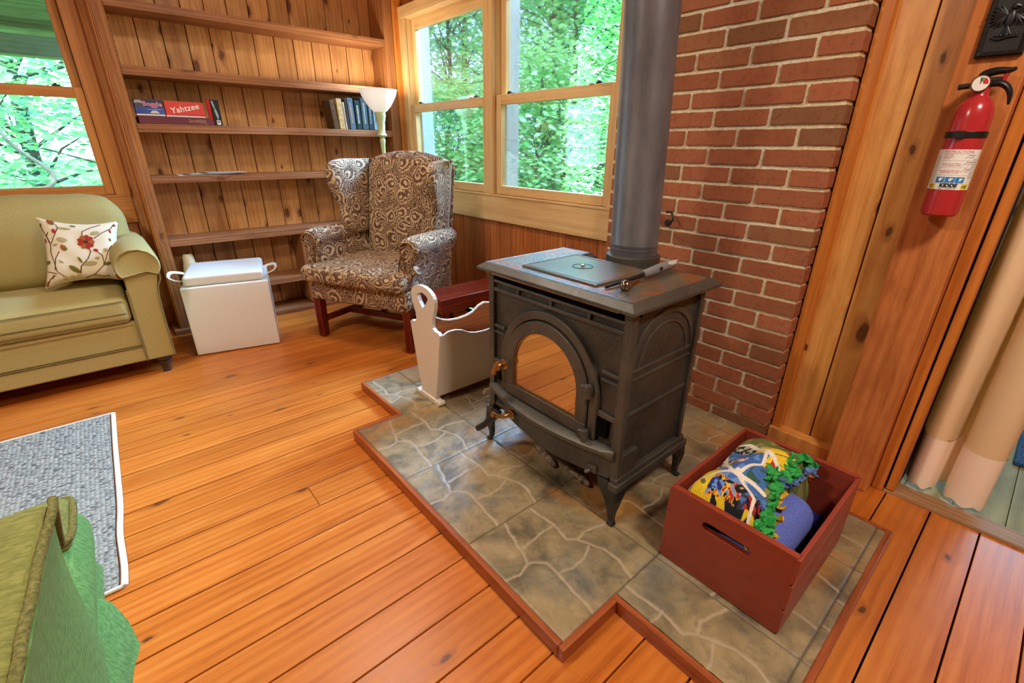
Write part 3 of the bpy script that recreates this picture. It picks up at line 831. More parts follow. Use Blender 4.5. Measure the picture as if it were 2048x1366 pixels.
# ash lip: shallow bow along the front
rs = []
for k in range(25):
    t = k/24; y = S0+.012+t*(S1-S0-.024); bow = .014+.042*math.sin(PI*t)**.8
    z = .290-.006*math.sin(PI*t)
    rs.append([(B0+.015, y, z+.012), (B0-bow*.6, y, z+.012), (B0-bow, y, z+.004), (B0-bow, y, z-.008), (B0-bow*.55, y, z-.022), (B0+.015, y, z-.026)])
MB().rings(rs).build('ash_lip', M['cast'], so, smooth=True)
rs = []
for k in range(17):
    t = k/16; y = .655+t*.49; bow = .002+.03*math.sin(PI*t)
    rs.append([(B0+.02, y, .27), (B0-bow, y, .268), (B0-bow*.8, y, .175+.02*abs(2*t-1)), (B0+.02, y, .172+.02*abs(2*t-1))])
MB().rings(rs).build('ash_door', M['castp'], so, bevel=.003)
# base skirt and legs
mb = MB()
mb.box(B0-.004, B1+.02, S0-.006, S0+.02, .190, .208); mb.box(B0-.004, B1+.02, S1-.02, S1+.006, .190, .208)
mb.box(B0-.012, B1+.03, S0-.014, S0+.02, .166, .192); mb.box(B0-.012, B1+.03, S1-.02, S1+.014, .166, .192); mb.box(B1-.01, B1+.03, S0, S1, .166, .205)
mb.box(B0+.02, B1, S0+.01, S1-.01, .185, .207)
mb.box(B0+.01, B0+.09, S0-.004, S0+.02, .208, .285)
mb.build('base_skirt', M['cast'], so, bevel=.004)
for lx, ly, dx, dy in ((B0, S0, 1, 1), (B1+.015, S0, -1, 1), (B0, S1, 1, -1), (B1+.015, S1, -1, -1)):
    prof = [(.19, .072, 0), (.165, .066, -.004), (.13, .040, -.006), (.10, .028, -.002), (.075, .020, .003), (.055, .017, .003), (HZ+.006, .020, -.003), (HZ, .022, -.005)]
    rs = []
    for z, w, o in prof:
        x0 = lx-.008*dx+o*dx; y0 = ly-.008*dy+o*dy
        rs.append([(x0, y0, z), (x0+w*dx, y0, z), (x0+w*dx, y0+.014*dy, z), (x0+.014*dx, y0+.014*dy, z), (x0+.014*dx, y0+w*dy, z), (x0, y0+w*dy, z)])
    MB().rings(rs).build('leg', M['castd'], so, bevel=.003)
# top plate with notch for the flue
out = [(.922, .612), (1.362, .612), (1.362, .80), (1.290, .82), (1.290, 1.082), (1.352, 1.088), (1.352, 1.255), (.922, 1.255)]
tp = MB()
cx_, cy_ = 1.137, .933
def off(p, d):
    return (p[0]+(-d if p[0] > cx_ else d), p[1]+(-d if p[1] > cy_ else d))
o2 = [off(p, .022) for p in out]; o2[3] = (1.274, .802); o2[2] = (1.345, .782); o2[4] = (1.274, 1.10); o2[5] = (1.334, 1.106)
o3 = [off(p, .028) for p in out]; o3[3] = (1.268, .796); o3[2] = (1.339, .776); o3[4] = (1.268, 1.106); o3[5] = (1.328, 1.112)
lev = [(out, .727), (out, .736), (o2, .752), (o3, .7505)]
tp.rings([[(p[0], p[1], z) for p in o] for o, z in lev])
tp.build('top_plate', [M['cast']], so, bevel=.0015)
t2 = MB(); t2.prism([off(p, .0015) for p in o3], 'Z', .742, .7515)
t2.build('top_surface', M['casttop'], so)
lid = MB(); lid.rbox((1.120, .946, .753), (.128, .155, .0055), .003, 2)
lo = lid.build('griddle_lid', M['castlid'], so)
for k, d in ((0, .006), (1, .013)):
    rr_ = MB(); a, b = .128-d, .155-d
    for bb in ((-a, a, -b, -b+.002), (-a, a, b-.002, b), (-a, -a+.002, -b, b), (a-.002, a, -b, b)): rr_.box(1.120+bb[0], 1.120+bb[1], .946+bb[2], .946+bb[3], .7582, .7592)
    sub(rr_, 'rim', M['casttop'], lo, so)
sub(MB().lathe([(.0, .757), (.030, .757), (.030, .7595), (.034, .7600), (.034, .757)], (1.127, .96, 0), 28), 'lifter_recess', M['castd'], lo, so, smooth=True)
sub(MB().lathe([(.0, .7605), (.006, .7605), (.007, .7645), (.0, .766)], (1.127, .96, 0), 14), 'screw', M['brass'], lo, so, smooth=True)
MB().box(B0+.001, B0+.012, S0+.04, S1-.04, .697, .725).build('air_slot', M['cavity'], so)
MB().tube([(B0-.004, .678, .717), (B0-.004, 1.205, .715)], .0035, 8).build('brass_rod', M['brass'], so, smooth=True)
for y in (.70, 1.165): MB().box(B0-.001, B0+.01, y-.018, y+.018, .325, .385).build('vent_hole', M['cavity'], so)
for x in (B0+.03, B1-.03): MB().lathe([(.0, -.004), (.008, -.004), (.008, .01), (0, .01)], (x, S0-.004, .716), 10, axis='Y').build('bolt', M['iron'], so, smooth=True)
# damper handle: brass elbow with a black grip
g = MB(); g.lathe([(.0, -.01), (.018, -.01), (.016, 0), (.0, 0)], (.925, 1.062, .243), 14, axis='X')
g.tube([(.93, 1.062, .243), (.905, 1.075, .236), (.895, 1.10, .226), (.895, 1.125, .222)], [.010, .008, .008, .011], 12)
g.lathe([(.0, -.012), (.013, -.012), (.013, .006), (0, .006)], (.893, 1.128, .221), 12, axis='Y')
dh = g.build('damper_handle', M['brass'], so, smooth=True)
sub(MB().tube([(.893, 1.13, .222), (.878, 1.165, .168), (.868, 1.195, .140)], [.009, .0115, .0115], 14), 'grip', M['black'], dh, so, smooth=True)
g = MB(); g.box(B0-.02, B0+.0, .695, .725, .20, .222); g.tube([(B0-.02, .715, .205), (B0-.035, .722, .200)], .007, 10)
g.build('ash_door_latch', M['cast'], so, bevel=.003)
MB().tube([(B0+.0, 1.232, .265), (B0-.012, 1.245, .255), (B0-.018, 1.247, .240)], .004, 8).build('door_pin', M['steel'], so, smooth=True)
g = MB(); g.lathe([(.086, 0), (.093, .004), (.093, .05), (.086, .055), (.080, .055), (.080, .0)], (1.379, .95, .715), 32)
g.box(1.296, 1.36, .87, 1.03, .56, .73)
g.build('flue_collar', M['cast'], so, smooth=True)

# ------------------------------------------------------------------ stove pipe
sp_o = thing('stovepipe', (1.379, .95, .74), 'tall grey stovepipe rising from the back of the black stove in front of the brick', 'stovepipe')
def lean(p):
    t = p.z-.78; return Vector((p.x-.05*t, p.y, p.z))
m1 = MB().lathe([(.0795, .745), (.0800, .80), (.0815, .803), (.0815, .808), (.080, .811), (.080, 1.35), (.080, 1.9), (.080, 2.452)], (1.379, .95, 0), 40)
m1.xf(lean).build('pipe', M['pipe'], sp_o, smooth=True)
m2 = MB().lathe([(.0812, .790), (.0812, .794)], (1.379, .95, 0), 40); m2.build('joint_ring', M['pipe'], sp_o, smooth=True)

# gas lighter and ball handled lifter on the stove top
li = thing('gas_lighter', (1.23, .76, .752), 'long grey gas lighter with black nozzle lying on the stove top', 'lighter')
def rodf(a, b, r0, r1, n=12, flat=None): return MB().tube([a, (Vector(a)+Vector(b))/2, b], [r0, (r0+r1)/2, r1], n, flat=flat)
g = MB().tube([(1.160, .757, .768), (1.19, .757, .769), (1.25, .760, .772), (1.33, .768, .772), (1.352, .770, .772)], [.010, .0135, .0145, .0135, .009], 14)
hd = g.build('handle', M['greyp'], li, smooth=True)
MB().tube([(1.095, .760, .762), (1.13, .758, .764), (1.165, .757, .767)], [.0045, .006, .008], 10).build('nozzle_base', M['black'], li, smooth=True)
MB().tube([(1.0, .764, .757), (1.10, .760, .762)], .0042, 10).build('nozzle', M['black'], li, smooth=True)
MB().box(1.285, 1.33, .752, .7545, .776, .7875).build('sticker', M['white'], li)
MB().box(1.228, 1.242, .7435, .7475, .770, .780).build('trigger', M['black'], li, bevel=.001)
MB().tube([(1.35, .764, .774), (1.372, .766, .776), (1.374, .772, .776), (1.372, .778, .776), (1.352, .776, .774)], .0012, 6).build('hanging_loop', M['steel'], li, smooth=True)
kb = thing('lid_lifter', (1.05, .735, .752), 'metal rod with a round silver ball handle lying beside the grey lighter on the stove', 'lid lifter')
MB().sphere((1.030, .722, .765), .0155, 20, 14).build('ball_handle', plain('nickel_ball', col(176, 164, 148), .18, .5, 1.0, var=.25, scale=40), kb, smooth=True)
MB().tube([(1.040, .726, .763), (1.09, .742, .757), (1.13, .752, .757)], [.004, .004, .006], 8).build('rod', M['brass'], kb, smooth=True)

# burnt scraps of wood on the hearth under the ash door
for k, (x, y, l, r, a, lab) in enumerate(((1.03, 1.00, .075, .016, .25, 'charred scrap of firewood under the stove, the one with white ash on its end'), (1.035, .845, .065, .016, .12, 'short grey piece of split firewood lying under the stove nearer its front leg'))):
    rs = []; rk = random.Random(k)
    for i in range(9):
        t = i/8*2-1; rr_ = r*(1-.55*abs(t)**3)
        rs.append([(x+math.sin(a)*l*t+rr_*math.cos(2*PI*j/9)*rk.uniform(.75, 1.15), y+math.cos(a)*l*t, HZ+r*.9+rr_*.9*math.sin(2*PI*j/9)*rk.uniform(.75, 1.1)) for j in range(9)])
    o = MB().rings(rs).build('firewood_scrap', M['log'], smooth=False)
    tag(o, lab, 'firewood')
# ------------------------------------------------------------------ built-in bookshelf
bs = thing('bookshelf', (1.0, 3.56, 0.0), 'built-in pine bookshelf with long plank shelves in the corner behind the armchair', 'bookshelf')
box(.206, .263, 3.447, 3.668, .03, CH).build('upright', M['upright'], bs, bevel=.002)
box(1.79, 1.853, 3.447, 3.668, .03, CH).build('upright', M['upright'], bs, bevel=.002)
box(.200, .2055, 3.455, 3.66, .03, CH).build('side_board', M['orange'], bs, bevel=.001)
box(.2635, .278, 3.56, 3.668, 1.50, 1.72).build('cleat', M['shelfw'], bs)
for z, t in ((.250, .04), (.577, .04), (.938, .038), (1.213, .044), (1.492, .046), (1.790, .040)):
    box(.264, 1.789, 3.449, 3.668, z-t, z).build('shelf', M['shelfw'], bs, bevel=.003)
box(1.02, 1.06, 3.46, 3.668, .251, .536).build('divider', M['upright'], bs, bevel=.002)
box(1.02, 1.06, 3.46, 3.668, .04, .209).build('divider', M['upright'], bs, bevel=.002)
box(.165, 1.79, 3.41, 3.668, .0, .03).build('plinth', M['shelfw'], bs, bevel=.003)

# ------------------------------------------------------------------ games
def front(y, cx, cz, tilt=0.0):
    c_, s_ = math.cos(tilt), math.sin(tilt)
    return lambda u, v: (cx+u*c_-v*s_, y, cz+u*s_+v*c_)
ga = thing('game_box', (.45, 3.52, 1.213), 'long flat plum board game box lying under the two upright game boxes', 'board game', group=None)
box(.282, .632, 3.452, 3.62, 1.2135, 1.252).build('box', plain('plum_card', col(104,42,60), .5), ga, bevel=.0015)
text_mb('Scrabble', .026, front(3.4512, .555, 1.234), shear=.25).build('title', M['goldink'], ga)
text_mb('\u00b7 crossword game', .007, front(3.4512, .585, 1.221)).build('subtitle', M['goldink'], ga)
ga = thing('game_box', (.343, 3.47, 1.253), 'blue and purple letter dice game box standing left of the red box', 'board game')
ML = plain('boggle_blue', col(62,96,186), .4, var=.3, scale=14)
MB().box(.279, .408, 3.456, 3.50, 1.2615, 1.334).build('lid', [ML], ga, bevel=.001)
box(.279, .408, 3.4565, 3.50, 1.2535, 1.2612).build('tray', M['white'], ga, bevel=.001)
box(.2795, .4075, 3.4545, 3.4562, 1.298, 1.3335).build('dark_band', plain('navy_card', col(52,50,78), .4, var=.2), ga)
text_mb('Boggle', .031, front(3.4530, .359, 1.311), bold=.0011, space=1.06).build('title_outline', M['white'], ga)
text_mb('Boggle', .031, front(3.4522, .359, 1.311), bold=.0001, space=1.06).build('title', plain('magenta_print', col(206,40,150), .5), ga)
text_mb('3 minute word game', .0075, front(3.4530, .362, 1.2855)).build('subtitle', M['white'], ga)
text_mb('PARKER\nBROTHERS', .0075, front(3.4530, .298, 1.322), bold=.0003).build('maker', M['white'], ga)
for q in range(4): MB().box(.284, .312, 3.4528, 3.4534, 1.3105-q*.005, 1.3120-q*.005).build('small_print', M['greyp'], ga)
g = MB(); rg = random.Random(2)
for i in range(9):
    for j in range(3):
        if abs(i-4)+j*1.3 < 5.2: g.box(.342+i*.0046, .3462+i*.0046, 3.4525, 3.4540, 1.2660+j*.0045, 1.2700+j*.0045)
g.build('letter_dice_picture', M['white'], ga)
ga = thing('game_box', (.508, 3.47, 1.253), 'red dice game box with white slanted lettering standing beside the blue box', 'board game')
box(.414, .602, 3.456, 3.50, 1.2595, 1.331).build('lid', plain('red_card', col(220,68,62), .4, var=.04), ga, bevel=.001)
box(.414, .602, 3.4565, 3.50, 1.2525, 1.2592).build('tray', M['white'], ga, bevel=.001)
text_mb('Yahtzee', .042, front(3.4548, .508, 1.296, .22), bold=.0007, shear=.1, space=1.06).build('title', M['white'], ga)
text_mb('the original', .008, front(3.4550, .485, 1.314, .22)).build('subtitle', M['goldink'], ga)
text_mb('an exciting game of skill and chance', .006, front(3.4550, .558, 1.264, 0)).build('small_print', M['blackink'], ga)
ga = thing('dvd_case', (.655, 3.47, 1.213), 'narrow black box with red side and white barcode label standing right of the games', 'box', rz=0)
MB().box(.640, .684, 3.453, 3.478, 1.2135, 1.350).build('box', M['black'], ga, bevel=.001)
box(.622, .6395, 3.456, 3.476, 1.2135, 1.346).build('red_side', M['redp'], ga, bevel=.001)
g = MB(); g.prism([(.645, 1.344), (.652, 1.344), (.672, 1.262), (.662, 1.240)], 'Y', 3.4515, 3.4528)
g.build('picture', plain('bottle_picture', col(176,204,206), .3, var=.4), ga)
box(.655, .675, 3.4512, 3.4524, 1.218, 1.242).build('label', M['white'], ga)
g = MB(); rg = random.Random(4); x = .658
while x < .672: w = rg.choice((.0006, .0012)); g.box(x, x+w, 3.4508, 3.4516, 1.227, 1.239); x += w+.0008
g.build('bars', M['blackink'], ga)

# ------------------------------------------------------------------ books
bk = [ # x0, w, h, tilt, cover, title colour, label
 (1.362, .034, .178, -.10, (96,70,40), None, 'tattered brown book with a worn spine, leftmost of the row beside the lamp'),
 (1.402, .040, .190, -.05, (206,170,108), None, 'thick old tan book with a bare spine, second in the row'),
 (1.445, .012, .170, -.05, (214,204,186), (90,80,70), 'thin white booklet between the tan book and the blue grey book'),
 (1.460, .014, .190, -.04, (74,56,40), None, 'thin dark brown book leaning left of the blue grey book'),
 (1.477, .042, .198, -.04, (86,106,120), (196,160,96), 'blue grey hardback with gold lettering down the spine'),
 (1.524, .040, .185, -.02, (36,58,58), (214,210,190), 'dark green hardback with a pale title block'),
 (1.568, .046, .205, -.01, (70,90,92), (180,190,184), 'grey green hardback with a long pale title'),
 (1.616, .036, .200, 0, (52,74,80), (190,190,176), 'dark slate hardback just left of the pale blue book'),
 (1.654, .034, .170, 0, (150,196,214), (206,60,90), 'pale blue paperback with pink lettering behind the lamp'),
 (1.690, .016, .150, 0, (44,38,48), (200,170,150), 'small dark book at the right end of the row behind the lamp')]
for i, (x0, w, h, tl, c, tc_, lab) in enumerate(bk):
    o = thing('book', (x0+w/2, 3.54, 1.2135), lab, 'book', group='books beside the lamp')
    def tilt(p, x0=x0, tl=tl):
        dx, dz = p.x-x0, p.z-1.2135
        return Vector((x0+dx*math.cos(tl)+dz*math.sin(tl), p.y, 1.2135+max(0, -dx*math.sin(tl)*0+dz*math.cos(tl))))
    MB().rbox((x0+w/2-.001, 3.455+.065, 1.2135+h/2), (w/2-.001, .065, h/2), min(.004, w*.4), 2).xf(tilt).build('cover', plain('book_cloth_%s' % lab.split()[0], col(*c), .7, .3, var=.18 if i < 2 else .06, scale=50), o)
    MB().box(x0+.003, x0+w-.005, 3.462, 3.575, 1.2165+h-.006, 1.2135+h+.0006).xf(tilt).build('pages', plain('paper', col(222,206,172), .8, .1), o)
    if tc_:
        g = MB(); rg = random.Random(i); z = 1.2135+.04
        cw = w*.32
        while z < 1.2135+h-.03:
            l = rg.uniform(.003, .006); g.box(x0+w/2-cw/2-.001, x0+w/2+cw/2*rg.uniform(.6, 1)-.001, 3.4545, 3.4552, z, z+l*.55); z += l
        g.xf(tilt).build('spine_lettering', plain('spine_ink', col(*tc_), .5), o)
ma = thing('magazine_stack', (.52, 3.52, .938), 'flat fan of thin white magazines lying on the middle shelf', 'magazines')
for k in range(6):
    x = .40+.030*k
    MB().box(x, x+.21, 3.455-.002*k, 3.61, .9385+.0022*k, .9403+.0022*k).build('magazine', plain('magazine_cover', col(*((228,226,220), (70,72,74), (206,206,204))[k % 3]), .3), ma)
# white bottle behind the ottoman
bo = thing('spray_bottle', (.315, 3.54, .25), 'whitish bottle with a dark tip standing on the low shelf behind the white ottoman', 'bottle')
MB().lathe([(.0, 0), (.042, 0), (.045, .01), (.043, .12), (.034, .17), (.030, .21), (.022, .225), (.0, .226)], (.345, 3.52, .2505), 24).build('body', plain('cream_ceramic', col(226,214,176), .35), bo, smooth=True)
MB().lathe([(.0, 0), (.004, 0), (.003, .014), (.0, .015)], (.345, 3.52, .4765), 10).build('tip', M['iron'], bo, smooth=True)
box(.27, .31, 3.46, 3.53, .251, .285).build('base_block', plain('cream_card', col(214,202,150), .5), bo)

# ------------------------------------------------------------------ floor lamp (lit)
LX, LY = 1.592, 3.22
fl_ = thing('floor_lamp', (LX, LY, 0), 'sage green torchiere floor lamp with a white glass bowl, lit, behind the armchair', 'lamp')
MB().lathe([(.0, 0), (.13, 0), (.13, .012), (.10, .022), (.05, .035), (.02, .06), (.016, .08)], (LX, LY, 0), 32).build('base', M['lampgreen'], fl_, smooth=True)
MB().lathe([(.016, .08), (.014, .6), (.013, 1.06), (.016, 1.12), (.019, 1.135), (.019, 1.150), (.012, 1.158), (.020, 1.165), (.030, 1.170), (.034, 1.176), (.026, 1.186), (.022, 1.20), (.025, 1.225), (.026, 1.26), (.031, 1.268), (.031, 1.285), (.035, 1.29), (.035, 1.318), (.030, 1.322)], (LX, LY, 0), 28).build('pole', M['lampgreen'], fl_, smooth=True)
MB().lathe([(.034, 1.318), (.050, 1.328), (.072, 1.352), (.094, 1.385), (.110, 1.415), (.121, 1.448), (.125, 1.452), (.119, 1.452), (.106, 1.417), (.090, 1.388), (.068, 1.356), (.046, 1.333), (.03, 1.325)], (LX, LY, 0), 40, caps=False).build('glass_bowl', M['shade'], fl_, smooth=True)
MB().sphere((LX, LY, 1.375), .03, 16, 10).build('bulb', M['glow'], fl_, smooth=True)
ld = bpy.data.lights.new('lamp_bulb', 'POINT'); ld.energy = 16; ld.color = (1, .84, .62); ld.shadow_soft_size = .04
lo_ = bpy.data.objects.new('lamp_bulb', ld); COL.objects.link(lo_); lo_.location = (LX, LY, 1.43)

# ------------------------------------------------------------------ white ottoman
ot = thing('storage_ottoman', (.4655, 3.1, 0), 'white vinyl cube ottoman with lift-off tray lid and side loop handles', 'ottoman', rz=-.236)
def ow(mb, nm, mat, **k): return mb.build(nm, mat, ot, world=False, **k)
ow(MB().rbox((0, 0.02, .2), (.213, .205, .196), .008, 6, puff=(.004, .004, 0)), 'body', M['vinyl'], smooth=True)
ow(MB().rbox((0, 0.02, .425), (.195, .19, .028), .016, 6, puff=(0, 0, .006)), 'lid', M['vinyl'], smooth=True)
g = MB()
for s in (-1, 1):
    for dz in (0, ):
        g = MB().tube([(s*.20, -.10, .415), (s*.235, -.11, .425), (s*.262, -.09, .440), (s*.262, -.03, .452), (s*.235, .0, .446), (s*.19, .01, .430)], .009, 8, flat=(1, .35))
        ow(g, 'loop_handle', M['vinyl'], smooth=True)

# ------------------------------------------------------------------ wing chair
wc = thing('wing_chair', (.9975, 2.5275, 0), 'brown and tan paisley wing chair with rolled arms by the window', 'armchair', rz=math.atan2(-.896, .444))
def cw_(mb, nm, mat=M['paisley'], **k): return mb.build(nm, mat, wc, world=False, **k)
cw_(MB().rbox((0, .255, .418), (.335, .315, .046), .030, 8, puff=(.008, .010, .020), fn=lambda p: Vector((p.x*(1.06 if p.y < .06 else 1-.12*max(0, p.y-.1)), p.y, p.z))), 'seat_cushion', smooth=True)
cw_(MB().rbox((0, .28, .312), (.345, .28, .062), .018, 6, puff=(0, .006, 0), fn=lambda p: Vector((p.x*(1-.16*max(0, p.y)), p.y, p.z))), 'seat_rail', smooth=True)
# back: arched top, reclined
def backf(zb0, zt, halfw, y0, th, nm):
    rs = []
    nxx = 20; nz = 14
    g = MB()
    def pt(u, v, side):
        x = u*halfw*(1+.05*v)
        top = zt-.048*abs(u)**2.2
        z = zb0+(top-zb0)*v
        bul = .022*math.sin(PI*min(1, max(0, v)))*(1-u*u)
        y = y0+.115*v + (-bul if side < 0 else th)
        if v > .93: y += (-1 if side > 0 else 1)*.5*th*((v-.93)/.07)**2
        if abs(u) > .9: y += (-1 if side > 0 else 1)*.25*th*((abs(u)-.9)/.1)**2
        return (x, y, z)
    ft = [[pt(-1+2*i/nxx, j/nz, -1) for i in range(nxx+1)] for j in range(nz+1)]
    bt = [[pt(-1+2*i/nxx, j/nz, 1) for i in range(nxx+1)] for j in range(nz+1)]
    for j in range(nz+1): rs.append(ft[j]+bt[j][::-1])
    return cw_(g.rings(rs), nm, smooth=True)
backf(.43, 1.082, .262, .435, .105, 'backrest')
MB_ = MB()
rs = []
for v in range(9):                                   # outer back panel down to the rail
    t = v/8; z = .25+t*.76
    y = .55+.075*max(0, (z-.45)/.6)
    rs.append([(-.335+.02*(1-t), y-.03, z), (.335-.02*(1-t), y-.03, z), (.335-.02*(1-t), y, z), (-.335+.02*(1-t), y, z)])
cw_(MB().rings(rs), 'outer_back', bevel=.012, seg=3, smooth=True)
for s in (-1, 1):
    # wing: thick panel with a curved front edge, flaring outwards
    prof = [(.36, .585), (.32, .625), (.30, .655), (.305, .70), (.33, .75), (.315, .80), (.285, .87), (.268, .93), (.272, .98), (.31, 1.018), (.37, 1.032), (.45, 1.036), (.54, 1.030)]
    rs = []
    for y, z in prof:
        yb = .49+.085*max(0, (z-.45)/.6)
        k = (z-.6)/.45
        xi, xo = .262+.018*k, .332+.010*k
        fo = .045*max(0, min(1, (z-.66)/.2))          # flare of the front edge
        m_ = (y+yb)/2
        rs.append([(s*(xi+fo*.9), y+.008, z), (s*(xi+fo+.03), y-.008, z), (s*(xo+fo+.012), y+.010, z), (s*(xo+fo*.4), m_, z), (s*xo, yb+.035, z), (s*(xi+.01), yb+.035, z), (s*xi, yb, z), (s*(xi+fo*.3), m_, z)])
    top = [(p[0], p[1]+.02*(0 if i > 2 else 1), p[2]+.012) for i, p in enumerate(rs[-1])]
    cw_(MB().rings(rs), 'wing', smooth=True, subsurf=1)
    # arm: rolled top with a scroll front, panel below
    def sec(y, r, zc, w=1.0):
        pts = []
        for k in range(15):                            # roll from inner neck over the top to the outer neck
            a = math.radians(215-250*k/14)
            pts.append((s*(.340+.004+r*math.cos(a)*1.0), y, zc+r*.92*math.sin(a)))
        pts.append((s*(.352*w), y, .50)); pts.append((s*(.345*w), y, .40)); pts.append((s*.335*w, y, .26))
        pts.append((s*.27, y, .26)); pts.append((s*.272, y, .45)); pts.append((s*.282, y, .53))
        return pts
    rs = [sec(.052, .030, .590, .97), sec(.046, .046, .592, .985), sec(.052, .060, .594, 1), sec(.075, .066, .596), sec(.14, .066, .600), sec(.26, .062, .602), sec(.38, .056, .604), sec(.50, .050, .604)]
    cw_(MB().rings(rs), 'arm', smooth=True)
    # curved front post of the arm spreading to the seat corner
    rs = []
    for z, x0, x1 in ((.455, .325, .395), (.480, .318, .388), (.505, .308, .366), (.53, .300, .345), (.56, .298, .372)):
        rs.append([(s*x0, .050, z), (s*x1, .050, z), (s*x1, .10, z), (s*x0, .10, z)])
    cw_(MB().rings(rs), 'arm_front', bevel=.010, seg=3, smooth=True)
    g = MB()
    for k in range(26):
        t = k/25
        a = math.radians(250-310*t)
        g.sphere((s*(.344+.047*math.cos(a)), .040, .592+.044*math.sin(a)), .0050, 8, 6)
    for k in range(7): g.sphere((s*(.312+.001*k), .040, .552-.012*k), .0050, 7, 5)
    cw_(g, 'nailhead_trim', M['brass'], smooth=True)
for x, y, nm, lean_ in ((-.325, .035, 'leg', 0), (.325, .035, 'leg', 0), (-.27, .53, 'leg', .05), (.27, .53, 'leg', .05)):
    g = MB(); w = .026
    rs = []
    for z, ww in ((0, w*.82), (.10, w*.9), (.255, w)):
        yy = y+lean_*(1-z/.25)
        rs.append([(x-ww, yy-ww, z), (x+ww, yy-ww, z), (x+ww, yy+ww, z), (x-ww, yy+ww, z)])
    g.rings(rs)
    if lean_ == 0:
        for dx in (-.012, 0, .012): g.box(x+dx-.003, x+dx+.003, y-ww-.001, y-ww+.004, .02, .25)
    cw_(g, nm, M['mahog'], bevel=.003)
for s in (-1, 1): cw_(MB().hexa([(s*.316-.012, .05, .095), (s*.316+.012, .05, .095), (s*.27+.012, .55, .095), (s*.27-.012, .55, .095), (s*.316-.012, .05, .130), (s*.316+.012, .05, .130), (s*.27+.012, .55, .130), (s*.27-.012, .55, .130)]), 'side_stretcher', M['mahog'], bevel=.003)
cw_(box(-.29, .29, .24, .265, .095, .130), 'cross_stretcher', M['mahogx'], bevel=.003)

# ------------------------------------------------------------------ cradle on the hearth
cr = thing('doll_cradle', (1.16, 1.65, HZ), 'small white wooden rocking cradle with heart-shaped handle hole, left of the stove', 'cradle')
def endp(x0, x1, nm):
    yc = 1.651
    half = [(.059, .066), (.087, .20), (.1185, .375), (.121, .388), (.108, .398), (.085, .398), (.066, .408), (.064, .425), (.068, .445), (.080, .470), (.092, .500), (.094, .525)]
    pts = []
    for w, z in half: pts.append((yc-w, z))
    for k in range(1, 12):
        a = PI*k/12; pts.append((yc-.094*math.cos(a), .525+.052*math.sin(a)))
    for w, z in reversed(half): pts.append((yc+w, z))
    hole = [(yc-.044, .528), (yc-.034, .540), (yc, .548), (yc+.034, .540), (yc+.046, .530), (yc+.030, .503), (yc+.004, .478), (yc-.024, .503)]
    me = bmesh.new()
    cu = bpy.data.curves.new('outline', 'CURVE'); cu.dimensions = '2D'; cu.fill_mode = 'BOTH'; cu.extrude = (x1-x0)/2
    for loop in (pts, hole):
        sp2 = cu.splines.new('POLY'); sp2.points.add(len(loop)-1); sp2.use_cyclic_u = True
        for q, (a, b) in zip(sp2.points, loop): q.co = (a, b, 0, 1)
    o = bpy.data.objects.new('outline', cu); COL.objects.link(o)
    dg = bpy.context.evaluated_depsgraph_get(); m2_ = o.evaluated_get(dg).to_mesh()
    g = MB().add([((x0+x1)/2+v.co.z, v.co.x, v.co.y) for v in m2_.vertices], [tuple(p.vertices) for p in m2_.polygons])
    o.evaluated_get(dg).to_mesh_clear(); bpy.data.objects.remove(o); bpy.data.curves.remove(cu); me.free()
    return g.build(nm, M['cradle'], cr, bevel=.002, seg=2)
endp(.930, .946, 'end_panel'); endp(1.372, 1.388, 'end_panel')
MI = wood('cradle_inside', col(176,108,60), col(150,84,44), col(110,56,28), 'X', rough=.4, knots=0, tone=.05)
for s in (-1, 1):
    top = [(.946, .384), (.975, .398), (1.010, .398), (1.045, .388), (1.085, .366), (1.12, .356), (1.17, .352), (1.22, .356), (1.26, .366), (1.30, .388), (1.335, .398), (1.372, .390)]
    if s > 0: top = [(x, z) for x, z in top]
    def yy(z): return 1.651+s*(.058+(z-.066)/(.384-.066)*.060)
    rs = [[(x, yy(.075), .075), (x, yy(z), z), (x, yy(z)-s*.012, z), (x, yy(.075)-s*.012, .075)] for x, z in top]
    g = MB().rings(rs)
    so_ = g.build('side_panel', M['cradle'], cr, bevel=.002)
    rs = [[(x, yy(.085)-s*.0125, .085), (x, yy(z-.006)-s*.0125, z-.006), (x, yy(z-.006)-s*.0145, z-.006), (x, yy(.085)-s*.0145, .085)] for x, z in top]
    o = MB().rings(rs).build('bare_wood_lining', MI, cr); o.parent = so_
box(.946, 1.372, 1.60, 1.70, .066, .076).build('bottom_board', MI, cr)
MI2 = wood('cradle_rail', col(168,92,60), col(138,62,38), col(96,36,22), 'X', rough=.22, knots=0, tone=.05, spec=.5)
for x in (.940, 1.36):                                # rockers
    pts = [(1.553, .052), (1.562, .043), (1.58, .0415), (1.62, .0415), (1.651, .0412), (1.69, .0415), (1.73, .0415), (1.75, .043), (1.757, .052), (1.75, .064), (1.738, .066), (1.725, .058), (1.710, .066), (1.592, .066), (1.582, .058), (1.570, .068), (1.558, .064)]
    MB().prism(pts, 'X', x-.018, x+.016).build('rocker', M['cradle'], cr, bevel=.003)
# ------------------------------------------------------------------ low mahogany bench behind the cradle
be = thing('low_bench', (1.54, 2.15, 0), 'low reddish-brown wooden bench behind the white cradle, under the window', 'bench')
box(1.255, 1.83, 2.035, 2.255, .335, .350).build('top_board', M['mahogx'], be, bevel=.003)
box(1.262, 1.823, 2.042, 2.248, .268, .334).build('apron', M['mahogx'], be, bevel=.002)
for x, y in ((1.30, 2.06), (1.79, 2.06), (1.30, 2.23), (1.79, 2.23)): box(x-.015, x+.015, y-.012, y+.012, .0, .2675).build('leg', M['mahog'], be, bevel=.002)

